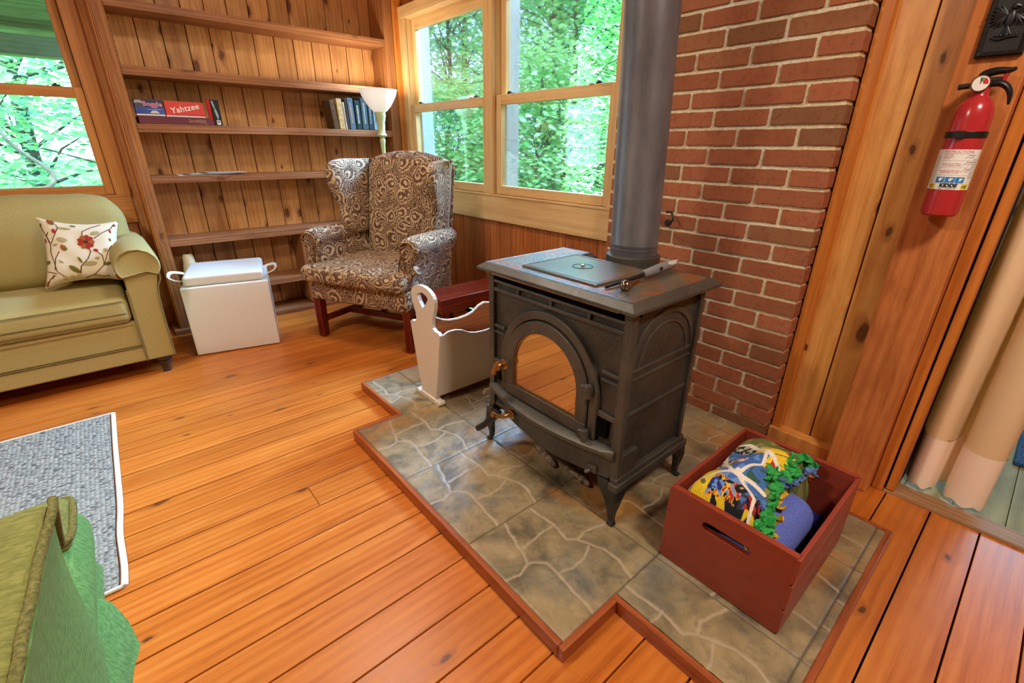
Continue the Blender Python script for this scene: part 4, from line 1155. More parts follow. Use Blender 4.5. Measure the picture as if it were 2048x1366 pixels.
# ------------------------------------------------------------------ sofa
sf = thing('sofa', (-.80, 3.2, 0), 'khaki upholstered sofa with rolled arms under the left window', 'sofa')
SX0, SX1 = -1.72, .115
def sofa_arm(s, xc):
    def sec(y, k=1.0, drop=0.0):
        pts = []
        for q in range(17):
            a = math.radians(222-262*q/16)
            pts.append((xc+s*(.002+.086*k*math.cos(a)), y, .565-drop+.080*k*math.sin(a)))
        pts += [(xc+s*.050, y, .44), (xc+s*.045, y, .30), (xc+s*.045, y, .09), (xc-s*.068, y, .09), (xc-s*.068, y, .30), (xc-s*.064, y, .46)]
        return pts
    rs = [sec(2.842, .93), sec(2.838, .98)]+[sec(y) for y in (2.850, 2.90, 3.05, 3.2, 3.4, 3.54)]
    return rs
for s, xc in ((1, .066), (-1, -1.67)):
    rs = sofa_arm(s, xc)
    o = MB().rings(rs).build('arm', M['sofa'], sf, smooth=True)
    # pleated roll cap
    g = []
    for y, k in ((2.836, .84), (2.826, .97), (2.842, 1.03), (2.90, 1.05), (3.0, 1.06), (3.2, 1.05), (3.5, 1.03)):
        g.append([(xc+s*(.002+.088*k*math.cos(math.radians(215-250*q/20))), y, .567+.082*k*math.sin(math.radians(215-250*q/20))+.0022*math.sin(q*3.1)) for q in range(21)]+[(xc+s*.03, y, .54)])
    MB().rings(g).build('arm_roll', M['sofa'], sf, smooth=True)
    p = [(xc-s*.072, 2.836, .09), (xc-s*.071, 2.834, .28), (xc-s*.068, 2.833, .46)]
    q_ = MB().tube(p, .0035, 6); q_.tube([(xc+s*.047, 2.836, .09), (xc+s*.048, 2.834, .30), (xc+s*.054, 2.833, .44), (xc+s*.074, 2.833, .49), (xc+s*.078, 2.833, .53)], .0035, 6)
    q_.build('piping', M['sofad'], sf, smooth=True)
MB().rbox(((SX0+.115+SX1-.125)/2, 3.10, .362), ((SX1-.125-SX0-.115)/2, .275, .063), .035, 10, puff=(.0, .006, .016)).build('seat_cushion', M['sofa'], sf, smooth=True)
for z in (.412, .312, .352): MB().tube([(-1.60, 2.8225+(.0 if z != .352 else -.003), z), (-.8, 2.816+(.0 if z != .352 else -.003), z), (-.03, 2.824, z)], .0026, 6).build('piping', M['sofad'], sf, smooth=True)
box(-1.74+.07, .0, 2.846, 3.5, .17, .303).build('front_rail', M['sofa'], sf, bevel=.006)
box(-1.74+.07, .0, 2.840, 3.5, .088, .168).build('bottom_band', M['sofa'], sf, bevel=.008)
MB().tube([(-1.65, 2.838, .169), (-.004, 2.838, .169)], .0035, 6).build('piping', M['sofad'], sf, smooth=True)
def bk(p):
    w = max(0, (p.x+.25)/.30)
    z = p.z
    if p.z > .60: z = p.z-.05*max(0, (p.x+.12)/.22)**2.5
    return Vector((p.x, p.y+.10*(p.z-.45), z+.003*math.sin(p.x*60)*(1 if p.z > .8 else 0)))
MB().rbox((-.80, 3.40, .635), (.895, .105, .225), .085, 22, puff=(.0, .03, .012), fn=bk).build('back_cushion', M['sofa'], sf, smooth=True)
box(-1.66, .06, 3.47, 3.60, .09, .74).build('back_frame', M['sofa'], sf, bevel=.03, seg=4)
for x, y in ((.062, 2.875), (-1.66, 2.875), (.05, 3.55), (-1.66, 3.55)):
    MB().lathe([(.0, 0), (.018, 0), (.020, .006), (.017, .012), (.022, .035), (.034, .055), (.036, .062), (.030, .066), (.038, .072), (.040, .088), (.0, .088)], (x, y, 0), 20).build('turned_foot', plain('dark_walnut', col(62,44,36), .3), sf, smooth=True)

# embroidered pillow -------------------------------------------------
pw = thing('throw_pillow', (-.13, 3.16, .44), 'cream linen throw pillow embroidered with red flowers, leaning in the sofa corner', 'pillow')
A = Vector((-.30, 3.135, .452)); Bv = Vector((.018, 3.10, .447)); Cv = Vector((.058, 3.235, .738)); D = Vector((-.247, 3.27, .778))
def pil(u, v, side=-1, lift=0.0):
    """u, v in 0..1 over the pillow face"""
    p = A.lerp(Bv, u).lerp(D.lerp(Cv, u), v)
    nrm = (Bv-A).cross(D-A).normalized()            # towards the viewer
    if nrm.y > 0: nrm = -nrm
    ed = (1-(2*u-1)**4)*(1-(2*v-1)**4)
    th = .055*max(0, ed)**.5
    pinch = 1-.10*(4*(u-.5)**2*0+1)*0
    # concave sides: pull edges in between corners
    e1 = .030*(1-(2*u-1)**2)*((2*v-1)**3); e2 = .022*(1-(2*v-1)**2)*((2*u-1)**3)
    up = (D-A).normalized(); rg = (Bv-A).normalized()
    th *= (1 if side < 0 else .8)
    wr = .004*noise.noise((u*5, v*5, side*3.0))
    return p-up*e1-rg*e2+nrm*((th+wr*ed)*(1 if side < 0 else -1)+lift)
n_ = 26
ft = [[pil(i/n_, j/n_, -1) for i in range(n_+1)] for j in range(n_+1)]
bt = [[pil(i/n_, j/n_, 1) for i in range(n_+1)] for j in range(n_+1)]
mb = MB(); mb.rings([ft[j]+bt[j][::-1] for j in range(n_+1)])
mb.build('cover', M['pillow'], pw, smooth=True)
def pxuv(x, y):                                      # from a 0-100 drawing grid (x right, y up)
    return x/100, y/100
def stemc(pts, r=.0016, mat='stem', nm='stem'):
    P3 = []
    for (a, b), (c, d) in zip(pts[:-1], pts[1:]):
        for k in range(4): P3.append(pil((a+(c-a)*k/4)/100, (b+(d-b)*k/4)/100, -1, .0012))
    P3.append(pil(pts[-1][0]/100, pts[-1][1]/100, -1, .0012))
    return MB().tube(P3, r, 6).build(nm, M[mat], pw, smooth=True)
def petal(cx, cy, L, w, ang, mat, nm, lift=.0022):
    vs = []; n = 12
    for k in range(n):
        a = 2*PI*k/n; x = L/2*math.cos(a); y = w/2*math.sin(a)*(1.0 if math.cos(a) < .6 else .7)
        X = cx+(x+L/2)*math.cos(ang)-y*math.sin(ang); Y = cy+(x+L/2)*math.sin(ang)+y*math.cos(ang)
        vs.append(pil(max(.01, min(.99, X/100)), max(.01, min(.99, Y*1.05/100)), -1, lift))
    c = pil(max(.01, min(.99, (cx+L/2*math.cos(ang))/100)), max(.01, min(.99, (cy+L/2*math.sin(ang))*1.05/100)), -1, lift+.0015)
    lo = [v+Vector((0, .0025, 0)) for v in vs]
    g = MB().add(vs+[c]+lo, [(k, (k+1) % n, n) for k in range(n)]+[(k, n+1+k, n+1+(k+1) % n, (k+1) % n) for k in range(n)])
    return g.build(nm, M[mat], pw, smooth=True)
stemc([(26, 10), (18, 20), (16, 32), (12, 46), (13, 58), (16, 62), (22, 74), (26, 84), (24, 90)])
stemc([(16, 22), (18, 38), (24, 48)]); stemc([(12, 60), (8, 72), (4, 80), (2, 88)]); stemc([(13, 60), (9, 70), (12, 76)])
stemc([(46, 12), (48, 24), (58, 36), (62, 46), (60, 54)], .002); stemc([(54, 66), (55, 78), (66, 86), (78, 92)])
stemc([(68, 66), (80, 76), (92, 84), (95, 92)]); stemc([(50, 2), (62, 8), (76, 24), (84, 44), (92, 56)]); stemc([(60, 8), (72, 4), (80, 6)]); stemc([(77, 26), (76, 40), (70, 46)])
stemc([(18, 16), (8, 20), (3, 22)]); stemc([(16, 14), (8, 10), (4, 2)])
for k in range(9):
    petal(58, 58, 11, 8, 2*PI*k/9, 'rose' if k % 3 else 'rose2', 'petal')
petal(55, 58, 6, 5, 0, 'stem', 'flower_centre', .004)
for k in range(4): petal(14, 88, 9, 5, -.2+.5*k, 'rose' if k % 2 else 'leafA', 'petal')
for k in range(3): petal(28, 48, 7, 5, .2+.6*k, 'rose2' if k else 'leafA', 'petal')
for k in range(3): petal(18, 74, 5, 4, -.5+.6*k, 'rose', 'petal')
for k in range(3): petal(88, 4, 9, 6, -.4+.6*k, 'rose', 'petal')
petal(72, 45, 7, 4, 2.9, 'rose', 'bud'); petal(90, 78, 6, 3, -1.2, 'rose', 'bud'); petal(95, 88, 5, 3, -1.0, 'rose', 'bud'); petal(5, 64, 7, 3, -1.4, 'rose', 'bud')
for a in ((36, 60, 14, 7, 2.95, 'leafB'), (26, 80, 16, 3.5, -.1, 'leafB'), (46, 12, 18, 7, 2.3, 'leafA'), (50, 26, 18, 7, .05, 'leafB'), (50, 28, 10, 3, 2.0, 'leafA'), (64, 70, 13, 6, .25, 'leafB'), (75, 24, 12, 5, .2, 'leafA'),
          (10, 32, 10, 5, 3.1, 'leafA'), (22, 34, 8, 3, -.6, 'leafB'), (16, 54, 8, 3, .2, 'leafB'), (48, 84, 8, 3, 3.0, 'leafA'), (72, 34, 6, 4, 3.1, 'leafB'), (80, 44, 6, 5, 1.0, 'leafB'), (92, 60, 5, 3, 2.2, 'leafA'), (5, 8, 7, 4, -1.9, 'rose2'), (14, 14, 6, 3, -2.2, 'leafA'), (2, 80, 6, 3, 1.2, 'leafA')):
    petal(*a[:5], a[5], 'leaf')
for cx in (27, 36, 44):
    for k in range(5): petal(cx, 7+(cx % 3), 3.4, 2.6, 2*PI*k/5, 'cream2', 'small_petal')

# ------------------------------------------------------------------ area rug
rg_ = thing('area_rug', (-1.0, 1.95, 0), 'grey looped area rug with pale bound edge lying on the pine floor', 'rug')
g = MB(); ex = [(-.180, 2.495), (-.186, 2.2), (-.189, 1.95), (-.192, 1.75), (-.200, 1.6), (-.198, 1.45), (-.202, 1.363)]
pts = [(-1.9, 2.50)]+ex+[(-.225, 1.372), (-.9, 1.36), (-1.9, 1.36)]
g.prism([(x-.012 if x > -.3 else x, y) for x, y in pts], 'Z', .0005, .010); g.build('pile', M['rug'], rg_)
MB().tube([(x, y, .006) for x, y in ex], .0075, 8, flat=(1.1, .7)).build('edge_binding', M['binding'], rg_, smooth=True)
MB().tube([(-1.9, 2.50, .006), (-.180, 2.495, .006)], .006, 8).build('edge_binding', M['binding'], rg_, smooth=True)
MB().tube([(-1.9, 1.355, .006), (-.9, 1.360, .006), (-.206, 1.364, .006)], .006, 8).build('edge_binding', M['binding'], rg_, smooth=True)

# ------------------------------------------------------------------ red crate
ct = thing('wooden_crate', (1.187, .31, HZ), 'barn red wooden crate with handle slots, on the hearth in front of the brick', 'crate')
X0, X1, Y0, Y1, ZB, ZT = .970, 1.405, .157, .465, HZ+.003, .283
def crate_end(x0, x1):
    yc, zc = .311, .222
    pts = [(Y0+.0, ZB), (Y1, ZB), (Y1, ZT), (Y0, ZT)]
    hole = [(yc+.048*(1 if k < 9 else -1)+.013*math.cos(-PI/2+PI*k/8 if k < 9 else PI/2+PI*(k-9)/8), zc+.013*math.sin(-PI/2+PI*k/8 if k < 9 else PI/2+PI*(k-9)/8)) for k in range(18)]
    cu = bpy.data.curves.new('outline', 'CURVE'); cu.dimensions = '2D'; cu.fill_mode = 'BOTH'; cu.extrude = (x1-x0)/2
    for loop in (pts, hole):
        s2 = cu.splines.new('POLY'); s2.points.add(len(loop)-1); s2.use_cyclic_u = True
        for q, (a, b) in zip(s2.points, loop): q.co = (a, b, 0, 1)
    o = bpy.data.objects.new('outline', cu); COL.objects.link(o)
    dg = bpy.context.evaluated_depsgraph_get(); m2_ = o.evaluated_get(dg).to_mesh()
    g = MB().add([((x0+x1)/2+v.co.z, v.co.x, v.co.y) for v in m2_.vertices], [tuple(p.vertices) for p in m2_.polygons])
    o.evaluated_get(dg).to_mesh_clear(); bpy.data.objects.remove(o); bpy.data.curves.remove(cu)
    return g.build('end_panel', M['crate'], ct, bevel=.003, seg=3)
crate_end(X0, X0+.017); crate_end(X1-.017, X1)
for yy0, yy1 in ((Y0-.006, Y0+.004), (Y1-.004, Y1+.006)):
    for k in range(3):
        z0 = ZB+.002+k*(.079); 
        box(X0-.001, X1+.001, yy0, yy1, z0+.0015, min(ZT+.0, z0+.0755)).build('side_slat', M['crate'], ct, bevel=.0015)
for k in range(3):
    box(X0+.002, X1-.002, Y0+.004+k*.1005, Y0+.004+k*.1005+.096, ZB-.002, ZB+.006).build('bottom_slat', M['crate'], ct)

# blankets in the crate --------------------------------------------------
def pile(name, label, mat, c, h, r, fn, cat='blanket', n=14, puff=(.0, .0, .01)):
    o = MB().rbox(c, h, r, n, puff=puff, fn=fn).build(name, mat, smooth=True)
    return tag(o, label, cat)
pile('navy_blanket', 'dark navy folded blanket at the bottom of the red crate', M['navy'], (1.19, .300, .0925), (.192, .130, .042), .03, None)
pile('periwinkle_blanket', 'smooth periwinkle blue folded blanket rolled beside the printed one in the red crate', M['peri'], (1.125, .275, .194), (.137, .082, .054), .048, lambda p: Vector((p.x+.10*max(0, p.y-.22), p.y, p.z)))
# printed fleece: draped dome with painted panels
P1 = [(1460+x/5.255, 860+y/5.255) for x, y in ()]
XA, XB, YA, YB2 = .992, 1.384, .250, .454
def bz(x, y):
    u = (x-XA)/(XB-XA); v = (y-YA)/(YB2-YA)
    e = min(1, 4.2*min(u, 1-u)+.10)*1.0
    dome = .235+.095*math.sin(PI*min(1, max(0, .10+.85*v)))**.8*(1-.35*abs(2*u-1)**2)
    dome += .013*math.sin(u*9+v*4)*math.sin(v*5+.6)+.010*noise.noise((x*16, y*16, 0))
    edge = 0
    if v < .16: edge += .055*((.16-v)/.16)**1.6
    if u < .08: edge += .045*((.08-u)/.08)**1.5
    if u > .90: edge += .07*((u-.90)/.10)**1.5
    if v > .90: edge += .03*((v-.90)/.10)**1.5
    return dome-edge
def inp(p, poly):
    x, y = p; c = False; n = len(poly)
    for i in range(n):
        (x1, y1), (x2, y2) = poly[i], poly[i-1]
        if (y1 > y) != (y2 > y) and x < (x2-x1)*(y-y1)/(y2-y1)+x1: c = not c
    return c
def pd(p, pl_):
    d = 9
    for (ax, ay), (bx_, by) in zip(pl_[:-1], pl_[1:]):
        vx, vy = bx_-ax, by-ay; t = max(0, min(1, ((p[0]-ax)*vx+(p[1]-ay)*vy)/(vx*vx+vy*vy+1e-9)))
        d = min(d, math.hypot(p[0]-ax-t*vx, p[1]-ay-t*vy))
    return d
BL, YE, OL, WH, BK, RD, GR, NV, SK = (col(72,112,178), col(240,200,44), col(108,110,56), col(238,226,210), col(34,34,40), col(190,44,44), col(58,96,88), col(44,56,120), col(110,150,212))
def paintc(u, v):
    """u along the crate (0 = near handle end), v across (0 = open side with fringe)"""
    w = .035*noise.noise((u*5, v*5, 2)); U, V = u+w, v+w
    nn = noise.noise((u*14, v*10, 5)); nm_ = noise.noise((u*32, v*22, 9))
    bands = [[(0, .96), (.14, .90), (.27, .60), (.30, .16)], [(.30, .55), (.14, .16), (.0, .10)], [(.27, .60), (.42, .80), (.62, .95)], [(.30, .50), (.50, .42), (.66, .52), (.74, .80), (.70, 1.0)], [(.66, .52), (.52, .16), (.40, .02)]]
    if min(pd((U, V), b) for b in bands) < .018: return WH
    if U < .29 and V < .9:                               # racing car panel near the handle
        d = math.hypot((U-.16)/.055, (V-.34)/.085)
        if d < 1: return BK if (.35 < d) else (YE if d < .2 else col(120,120,124))
        if V > .72 and U < .28: return YE if nn > -.25 else OL
        if U < .05: return YE if nn < .12 else BK
        if .08 < U < .16 and .55 < V < .75: return NV if nm_ < .2 else SK
        if U < .20 and V > .3: return (RD if nm_ > .1 else YE if nm_ > -.08 else BK if nn > 0 else SK)
        if V < .22 and U < .16: return RD if nm_ > .05 else BK
        if U > .20: return SK if nn > -.1 else BL
        return BL if nm_ > 0 else col(60,60,70)
    if U < .62 and V > .44:                              # second panel: blue with a red and white car
        if .36 < U < .50 and .70 < V < .92: return (WH if nm_ > .05 else BK if nm_ > -.1 else OL)
        if .42 < U < .52 and .60 < V < .74: return RD if nm_ > -.05 else WH
        if V > .88: return YE if nn > 0 else OL
        return SK if nn > .12 else BL
    if U >= .74: return OL if nn < .15 else col(140,136,84)
    if U > .62 and V > .62: return BK if nm_ > -.02 else col(180,176,150)
    if V <= .20: return OL if nn < .2 else col(140,136,84)
    if U > .48:
        if nn > .33: return RD
        return YE if abs(((U*9+V*3) % 1)-.5) < .45 else GR
    return BL if nn > -.1 else GR
N1, N2 = 220, 160
vs = []; pa = []
for j in range(N2+1):
    for i in range(N1+1):
        u, v = i/N1, j/N2; x = XA+(XB-XA)*u; y = YA+(YB2-YA)*v
        y += .012*math.sin(u*6.0+.4)*(1-v)
        vs.append((x, y, bz(x, y))); pa.append(paintc(u, v))
top_n = len(vs)
for j in range(N2+1):
    for i in range(N1+1):
        x, y, z = vs[j*(N1+1)+i]; vs.append((x, y, z-.012)); pa.append(WH)
mb = MB(); F = []
W1 = N1+1
for j in range(N2):
    for i in range(N1):
        a = j*W1+i; F.append((a, a+1, a+W1+1, a+W1)); b = a+top_n; F.append((b, b+W1, b+W1+1, b+1))
for i in range(N1): F.append((i, i+top_n, i+1+top_n, i+1)); a = N2*W1+i; F.append((a, a+1, a+1+top_n, a+top_n))
for j in range(N2): a = j*W1; F.append((a, a+W1, a+W1+top_n, a+top_n)); a = j*W1+N1; F.append((a, a+top_n, a+W1+top_n, a+W1))
mb.v = vs; mb.f = F; mb.mi = [0]*len(F)
pb = thing('fleece_throw', (1.19, .34, .20), 'race-car printed fleece throw with green knotted fringe heaped in the red crate', 'blanket')
mb.build('cloth', M['print'], pb, smooth=True, attr=pa)
rf = random.Random(12)
edge = [(.990, .246), (1.007, .250), (1.034, .255), (1.076, .262), (1.112, .276), (1.155, .282), (1.165, .302), (1.187, .312), (1.20, .296), (1.214, .288), (1.247, .284), (1.294, .280), (1.334, .276), (1.350, .262)]
kn = MB(); kb_ = MB(); ky = MB()
def knot(g, x, y, z, s):
    c = Vector((x, y, z)); 
    for q in range(2):
        ax = Vector((rf.uniform(-1, 1), rf.uniform(-1, .2), rf.uniform(-.5, .8))).normalized()
        b = ax.cross(Vector((rf.uniform(-1, 1), rf.uniform(-1, 1), 1))).normalized(); n3 = ax.cross(b)
        rs = []
        for t, w in ((0, .35), (.35, .8), (.75, 1.0), (1.0, .75)):
            p = c+ax*s*t; wd = b*s*.48*w; hh = n3*s*.10
            cur = n3*s*.35*math.sin(t*2.4)
            rs.append([p-wd+cur, p-wd*.4+cur*1.4+hh, p+wd*.4+cur*1.4+hh, p+wd+cur, p+wd*.4+cur*1.2-hh, p-wd*.4+cur*1.2-hh])
        g.rings(rs)
for i in range(60):
    t = i/59*(len(edge)-1); k = min(int(t), len(edge)-2); f = t-k
    x = edge[k][0]*(1-f)+edge[k+1][0]*f; y = edge[k][1]*(1-f)+edge[k+1][1]*f
    z = max(bz(x, max(y, YA+.012)), .272)+.004
    g = kn
    knot(g, x, y+rf.uniform(-.004, .010), z, rf.uniform(.020, .028))
    if i % 3 == 0: knot(kb_ if i > 24 else ky, x+.006, y-.017, z-.020, .020)
kn.build('green_fringe', M['fringe'], pb, smooth=True); kb_.build('blue_fringe', M['fringeb'], pb, smooth=True); ky.build('yellow_fringe', M['fringey'], pb, smooth=True)

# block of wood by the crate
tag(box(1.60, 1.645, .225, .275, .0, .018).build('wood_block', plain('pale_wood', col(226,196,140), .5), bevel=.003), 'small pale wood block on the floor between the red crate and the door post', 'wood block')

# ------------------------------------------------------------------ fire extinguisher
EX, EY = 1.744, .231
ex_ = thing('fire_extinguisher', (EX, EY, .945), 'red fire extinguisher with instruction label strapped to the rough wooden post', 'fire extinguisher')
MB().lathe([(.0, .948), (.034, .945), (.040, .950), (.0405, .96), (.0405, 1.185), (.038, 1.205), (.031, 1.222), (.020, 1.233), (.017, 1.238), (.017, 1.256), (.0, 1.258)], (EX, EY, 0), 40).build('cylinder', M['extred'], ex_, smooth=True)
def wrap(u, z, r=.0409):
    a = PI+u/r*1.0 + .12                                        # faces the camera side (-x); u to the right in view = -y
    return (EX+r*math.cos(a), EY+r*math.sin(a), z)
def band(mb, u0, u1, z0, z1, r=.0408, mi=0, n=20):
    rs = []
    for k in range(n+1):
        u = u0+(u1-u0)*k/n
        p, q = wrap(u, z0, r), wrap(u, z1, r); pi_, qi = wrap(u, z0, r-.0012), wrap(u, z1, r-.0012)
        rs.append([p, q, qi, pi_])
    return mb.rings(rs, mi=mi)
lb = band(MB(), -.062, .062, 1.014, 1.112, n=40).build('label', M['white'], ex_, smooth=True)
def lsub(mb, nm, mat): 
    o = mb.build(nm, mat, ex_); o.parent = lb; return o
def lt(t, size, u, z, **k): return text_mb(t, size, lambda a, b: wrap(u+a, z+b, .0412), **k)
lsub(lt('INSTRUCTIONS', .0082, 0, 1.1065, space=1.1), 'red_heading', M['redink'])
lsub(lt('KIDDE', .0125, .0, 1.0242, bold=.0007, shear=.12), 'maker_name', M['blackink'])
lsub(lt('DRY CHEMICAL', .0050, .0, 1.0170), 'type_name', M['blackink'])
lsub(band(band(MB(), -.046, -.028, 1.0145, 1.0285, .0411, n=6), .028, .046, 1.0145, 1.0285, .0411, n=6), 'yellow_class_box', M['yellowink'])
lsub(lt('BC', .011, -.037, 1.0215, bold=.0002), 'class_letters', M['blackink']); lsub(lt('AB', .011, .037, 1.0215, bold=.0002), 'class_letters', M['blackink'])
g = MB()
for u in (-.0205, 0, .0205): band(g, u-.0097, u+.0097, 1.0315, 1.0455, .0411, n=5)
lsub(g, 'blue_pictogram', M['blueink'])
g = MB()
for u in (-.0205, 0, .0205):
    c = wrap(u, 1.0385, .0414); g.sphere((c[0], c[1], c[2]), .0032, 8, 6, sc=(.35, 1, 1.4)); c = wrap(u+.004, 1.041, .0414); g.sphere(c, .002, 8, 6, sc=(.3, 1, 1))
lsub(g, 'pictogram_figure', M['white'])
for t, z in (('1 PULL PIN\nHOLD UNIT\nUPRIGHT', 1.095), ('2 START BACK 8 FEET\n   AIM AT BASE OF FIRE', 1.0755), ('3 SQUEEZE LEVER AND\n   SWEEP SIDE TO SIDE', 1.0585)):
    lsub(lt(t, .0042, -.030, z, align='LEFT'), 'instruction_text', M['redink'])
g = MB()
for (u, z) in ((.024, 1.095), (.024, 1.0790), (.024, 1.0620)):
    pts = [wrap(u+a*.9, z+b, .0413) for a, b in ((-.009, -.004), (-.004, .0), (0, .004), (.006, .002), (.012, .004), (.008, -.002), (0, -.003))]
    g.tube(pts, .0004, 4)
lsub(g, 'line_drawing', M['blackink'])
g = MB()
for z in (1.0855, 1.0685, 1.0500, 1.0300, 1.1015): band(g, -.032, .032, z, z+.0004, .0411, n=14)
for k in range(16): band(g, .036, .052, 1.1-.003*k-.012, 1.1-.003*k-.0112, .0411, n=4); band(g, -.056, -.036, 1.1-.0046*k-.006, 1.1-.0046*k-.0052, .0411, n=4)
lsub(g, 'fine_print', M['greyp'])
g = MB()
rs = []
for k in range(41):
    a = 2*PI*k/41; rs.append([(EX+r*math.cos(a), EY+r*math.sin(a), z) for r, z in ((.0405, 1.139), (.0425, 1.139), (.0425, 1.154), (.0405, 1.154))])
g.rings(rs, loop=True); c = wrap(-.012, 1.1465, .043); g.box(c[0]-.004, c[0]+.002, c[1]-.011, c[1]+.010, 1.1375, 1.1555); g.box(1.775, 1.7895, EY-.02, EY+.02, 1.12, 1.17)
g.build('strap', M['black'], ex_, bevel=.0008)
g = MB(); g.lathe([(.0, 1.2545), (.0185, 1.2545), (.0185, 1.262), (.012, 1.272), (.0, 1.275)], (EX, EY, 0), 20); g.tube([(EX, EY+.01, 1.262), (EX, EY+.047, 1.258)], .0065, 12); g.box(EX-.008, EX+.008, EY-.03, EY+.012, 1.262, 1.276)
g.build('valve', M['black'], ex_, smooth=False, bevel=.001)
MB().tube([(EX, EY+.012, 1.270), (EX, EY+.004, 1.283), (EX, EY-.016, 1.289), (EX, EY-.040, 1.289), (EX, EY-.050, 1.293)], [.010, .012, .011, .008, .004], 10, flat=(1.3, .8)).build('carry_lever', M['black'], ex_, smooth=True)
MB().tube([(EX, EY-.010, 1.262), (EX, EY-.030, 1.262), (EX, EY-.044, 1.254), (EX, EY-.054, 1.238), (EX, EY-.058, 1.214)], [.010, .010, .009, .007, .003], 10, flat=(1.3, .8)).build('squeeze_lever', M['black'], ex_, smooth=True)
MB().tube([(EX, EY-.038, 1.290), (EX, EY-.032, 1.258)], .0050, 10).build('pull_pin', M['extred'], ex_, smooth=True)
gc = Vector((EX-.026, EY+.003, 1.262)); gd = (Vector((0, 0, CAM_H))-gc); gd = Vector((-.93, -.32, -.12)).normalized()
gx = gd.cross(Vector((0, 0, 1))).normalized(); gy = gx.cross(gd)
def disc(r0, r1, d0, d1, n=28):
    rs = []
    for r, d in ((0.0001, d0), (r0, d0), (r1, d1), (0.0001, d1)): rs.append([gc+gd*d+gx*(r*math.cos(2*PI*k/n))+gy*(r*math.sin(2*PI*k/n)) for k in range(n)])
    return MB().rings(rs)
disc(.0185, .0185, -.012, .002).build('gauge', M['steel'], ex_, smooth=False)
disc(.0160, .0160, .002, .003).build('gauge_face', M['white'], ex_)
def wedge(a0, a1, r0, r1, d):
    n = 10; o, i = [], []
    for k in range(n+1):
        a = a0+(a1-a0)*k/n; o.append(gc+gd*d+gx*(r1*math.cos(a))+gy*(r1*math.sin(a))); i.append(gc+gd*d+gx*(r0*math.cos(a))+gy*(r0*math.sin(a)))
    rs = [[p, q, q-gd*.0006, p-gd*.0006] for p, q in zip(o, i)]
    return MB().rings(rs)
wedge(PI*.62, PI*1.02, .005, .0135, .0038).build('gauge_red_zone', M['redink'], ex_)
wedge(PI*.42, PI*.60, .006, .0130, .0038).build('gauge_green_zone', M['greenink'], ex_)
MB().tube([gc+gd*.0045, gc+gd*.0045+gy*.011+gx*.002], .0006, 5).build('gauge_needle', M['blackink'], ex_)

# ------------------------------------------------------------------ eagle plaque
pq = thing('eagle_plaque', (1.785, .229, 1.40), 'black cast plaque with a raised eagle on the wooden post above the extinguisher', 'plaque')
PZ = 1.325
g = MB(); y0, y1, z0, z1 = .185, .273, PZ, 1.495
g.rings([[(x, a, c), (x, b, c), (x, b, d), (x, a, d)] for x, a, b, c, d in ((1.789, y0, y1, z0, z1), (1.779, y0, y1, z0, z1), (1.776, y0+.004, y1-.004, z0+.004, z1-.004), (1.774, y0+.005, y1-.005, z0+.005, z1-.005), (1.778, y0+.010, y1-.010, z0+.010, z1-.010), (1.780, y0+.012, y1-.012, z0+.012, z1-.012))])
g.build('frame', M['black'], pq, bevel=.0006)
g = MB(); ey, ez = .229, 1.403
g.sphere((1.779, ey, ez), .012, 14, 12, sc=(.45, .8, 1.7)); g.sphere((1.777, ey-.002, ez+.026), .007, 12, 10, sc=(.6, 1, 1)); g.tube([(1.776, ey-.006, ez+.027), (1.776, ey-.013, ez+.024)], [.003, .001], 8)
for s in (-1, 1):
    for k in range(9):
        a = -1.25+k*.28
        p0 = Vector((1.778, ey+s*.008, ez+.010)); L = .026+.012*math.sin(k/8*PI)
        d = Vector((0, s*math.cos(a), math.sin(a)))
        g.tube([p0, p0+d*L*.5+Vector((-.0015, 0, 0)), p0+d*L], [.0035, .0034, .0016], 8)
for k in range(5): g.tube([(1.778, ey, ez-.016), (1.778, ey+(k-2)*.005, ez-.034)], [.003, .002], 8)
g.tube([(1.778, ey+.024, ez-.036), (1.777, ey+.010, ez-.041), (1.777, ey-.008, ez-.037), (1.778, ey-.024, ez-.037)], .0028, 8)
for k in range(5): g.sphere((1.778, ey-.020+.009*k, ez-.033), .0036, 8, 6)
g.build('eagle_relief', M['black'], pq, smooth=True)

# ------------------------------------------------------------------ iron hook on the chimney
hk = thing('iron_hook', (1.80, 1.08, .84), 'black iron loop hook on the brick chimney just right of the stovepipe', 'hook')
MB().tube([(1.812, 1.09, .818), (1.785, 1.085, .816), (1.765, 1.055, .823), (1.760, 1.040, .842), (1.768, 1.052, .862), (1.785, 1.075, .866), (1.79, 1.09, .862)], .0045, 10).build('loop', M['iron'], hk, smooth=True)
MB().lathe([(.0, -.004), (.014, -.004), (.014, .002), (.0, .002)], (1.809, 1.09, .818), 14, axis='X').build('wall_plate', M['iron'], hk, smooth=True)

# ------------------------------------------------------------------ curtain in the doorway
cu_ = thing('curtain', (1.98, -.35, .02), 'long peach coloured cloth curtain hanging in two deep folds just inside the right doorway', 'curtain')
CP = [(2.03, .102), (1.985, .094), (1.958, .078), (1.950, .055), (1.962, .030), (2.00, .016), (2.045, .010), (2.05, .0), (2.01, -.004), (1.965, -.012), (1.942, -.040), (1.940, -.075), (1.955, -.100), (1.972, -.110), (1.985, -.113)]
def cs(t, z):
    k = t*(len(CP)-1); i = min(int(k), len(CP)-2); f = k-i
    P_ = [CP[max(0, min(len(CP)-1, i+d))] for d in (-1, 0, 1, 2)]
    def cr(a, b, c, d): return .5*((2*b)+(c-a)*f+(2*a-5*b+4*c-d)*f*f+(3*b-a-3*c+d)*f**3)
    return cr(*[p[0] for p in P_]), cr(*[p[1] for p in P_])
rsf = []
NT_, NZ_ = 140, 24
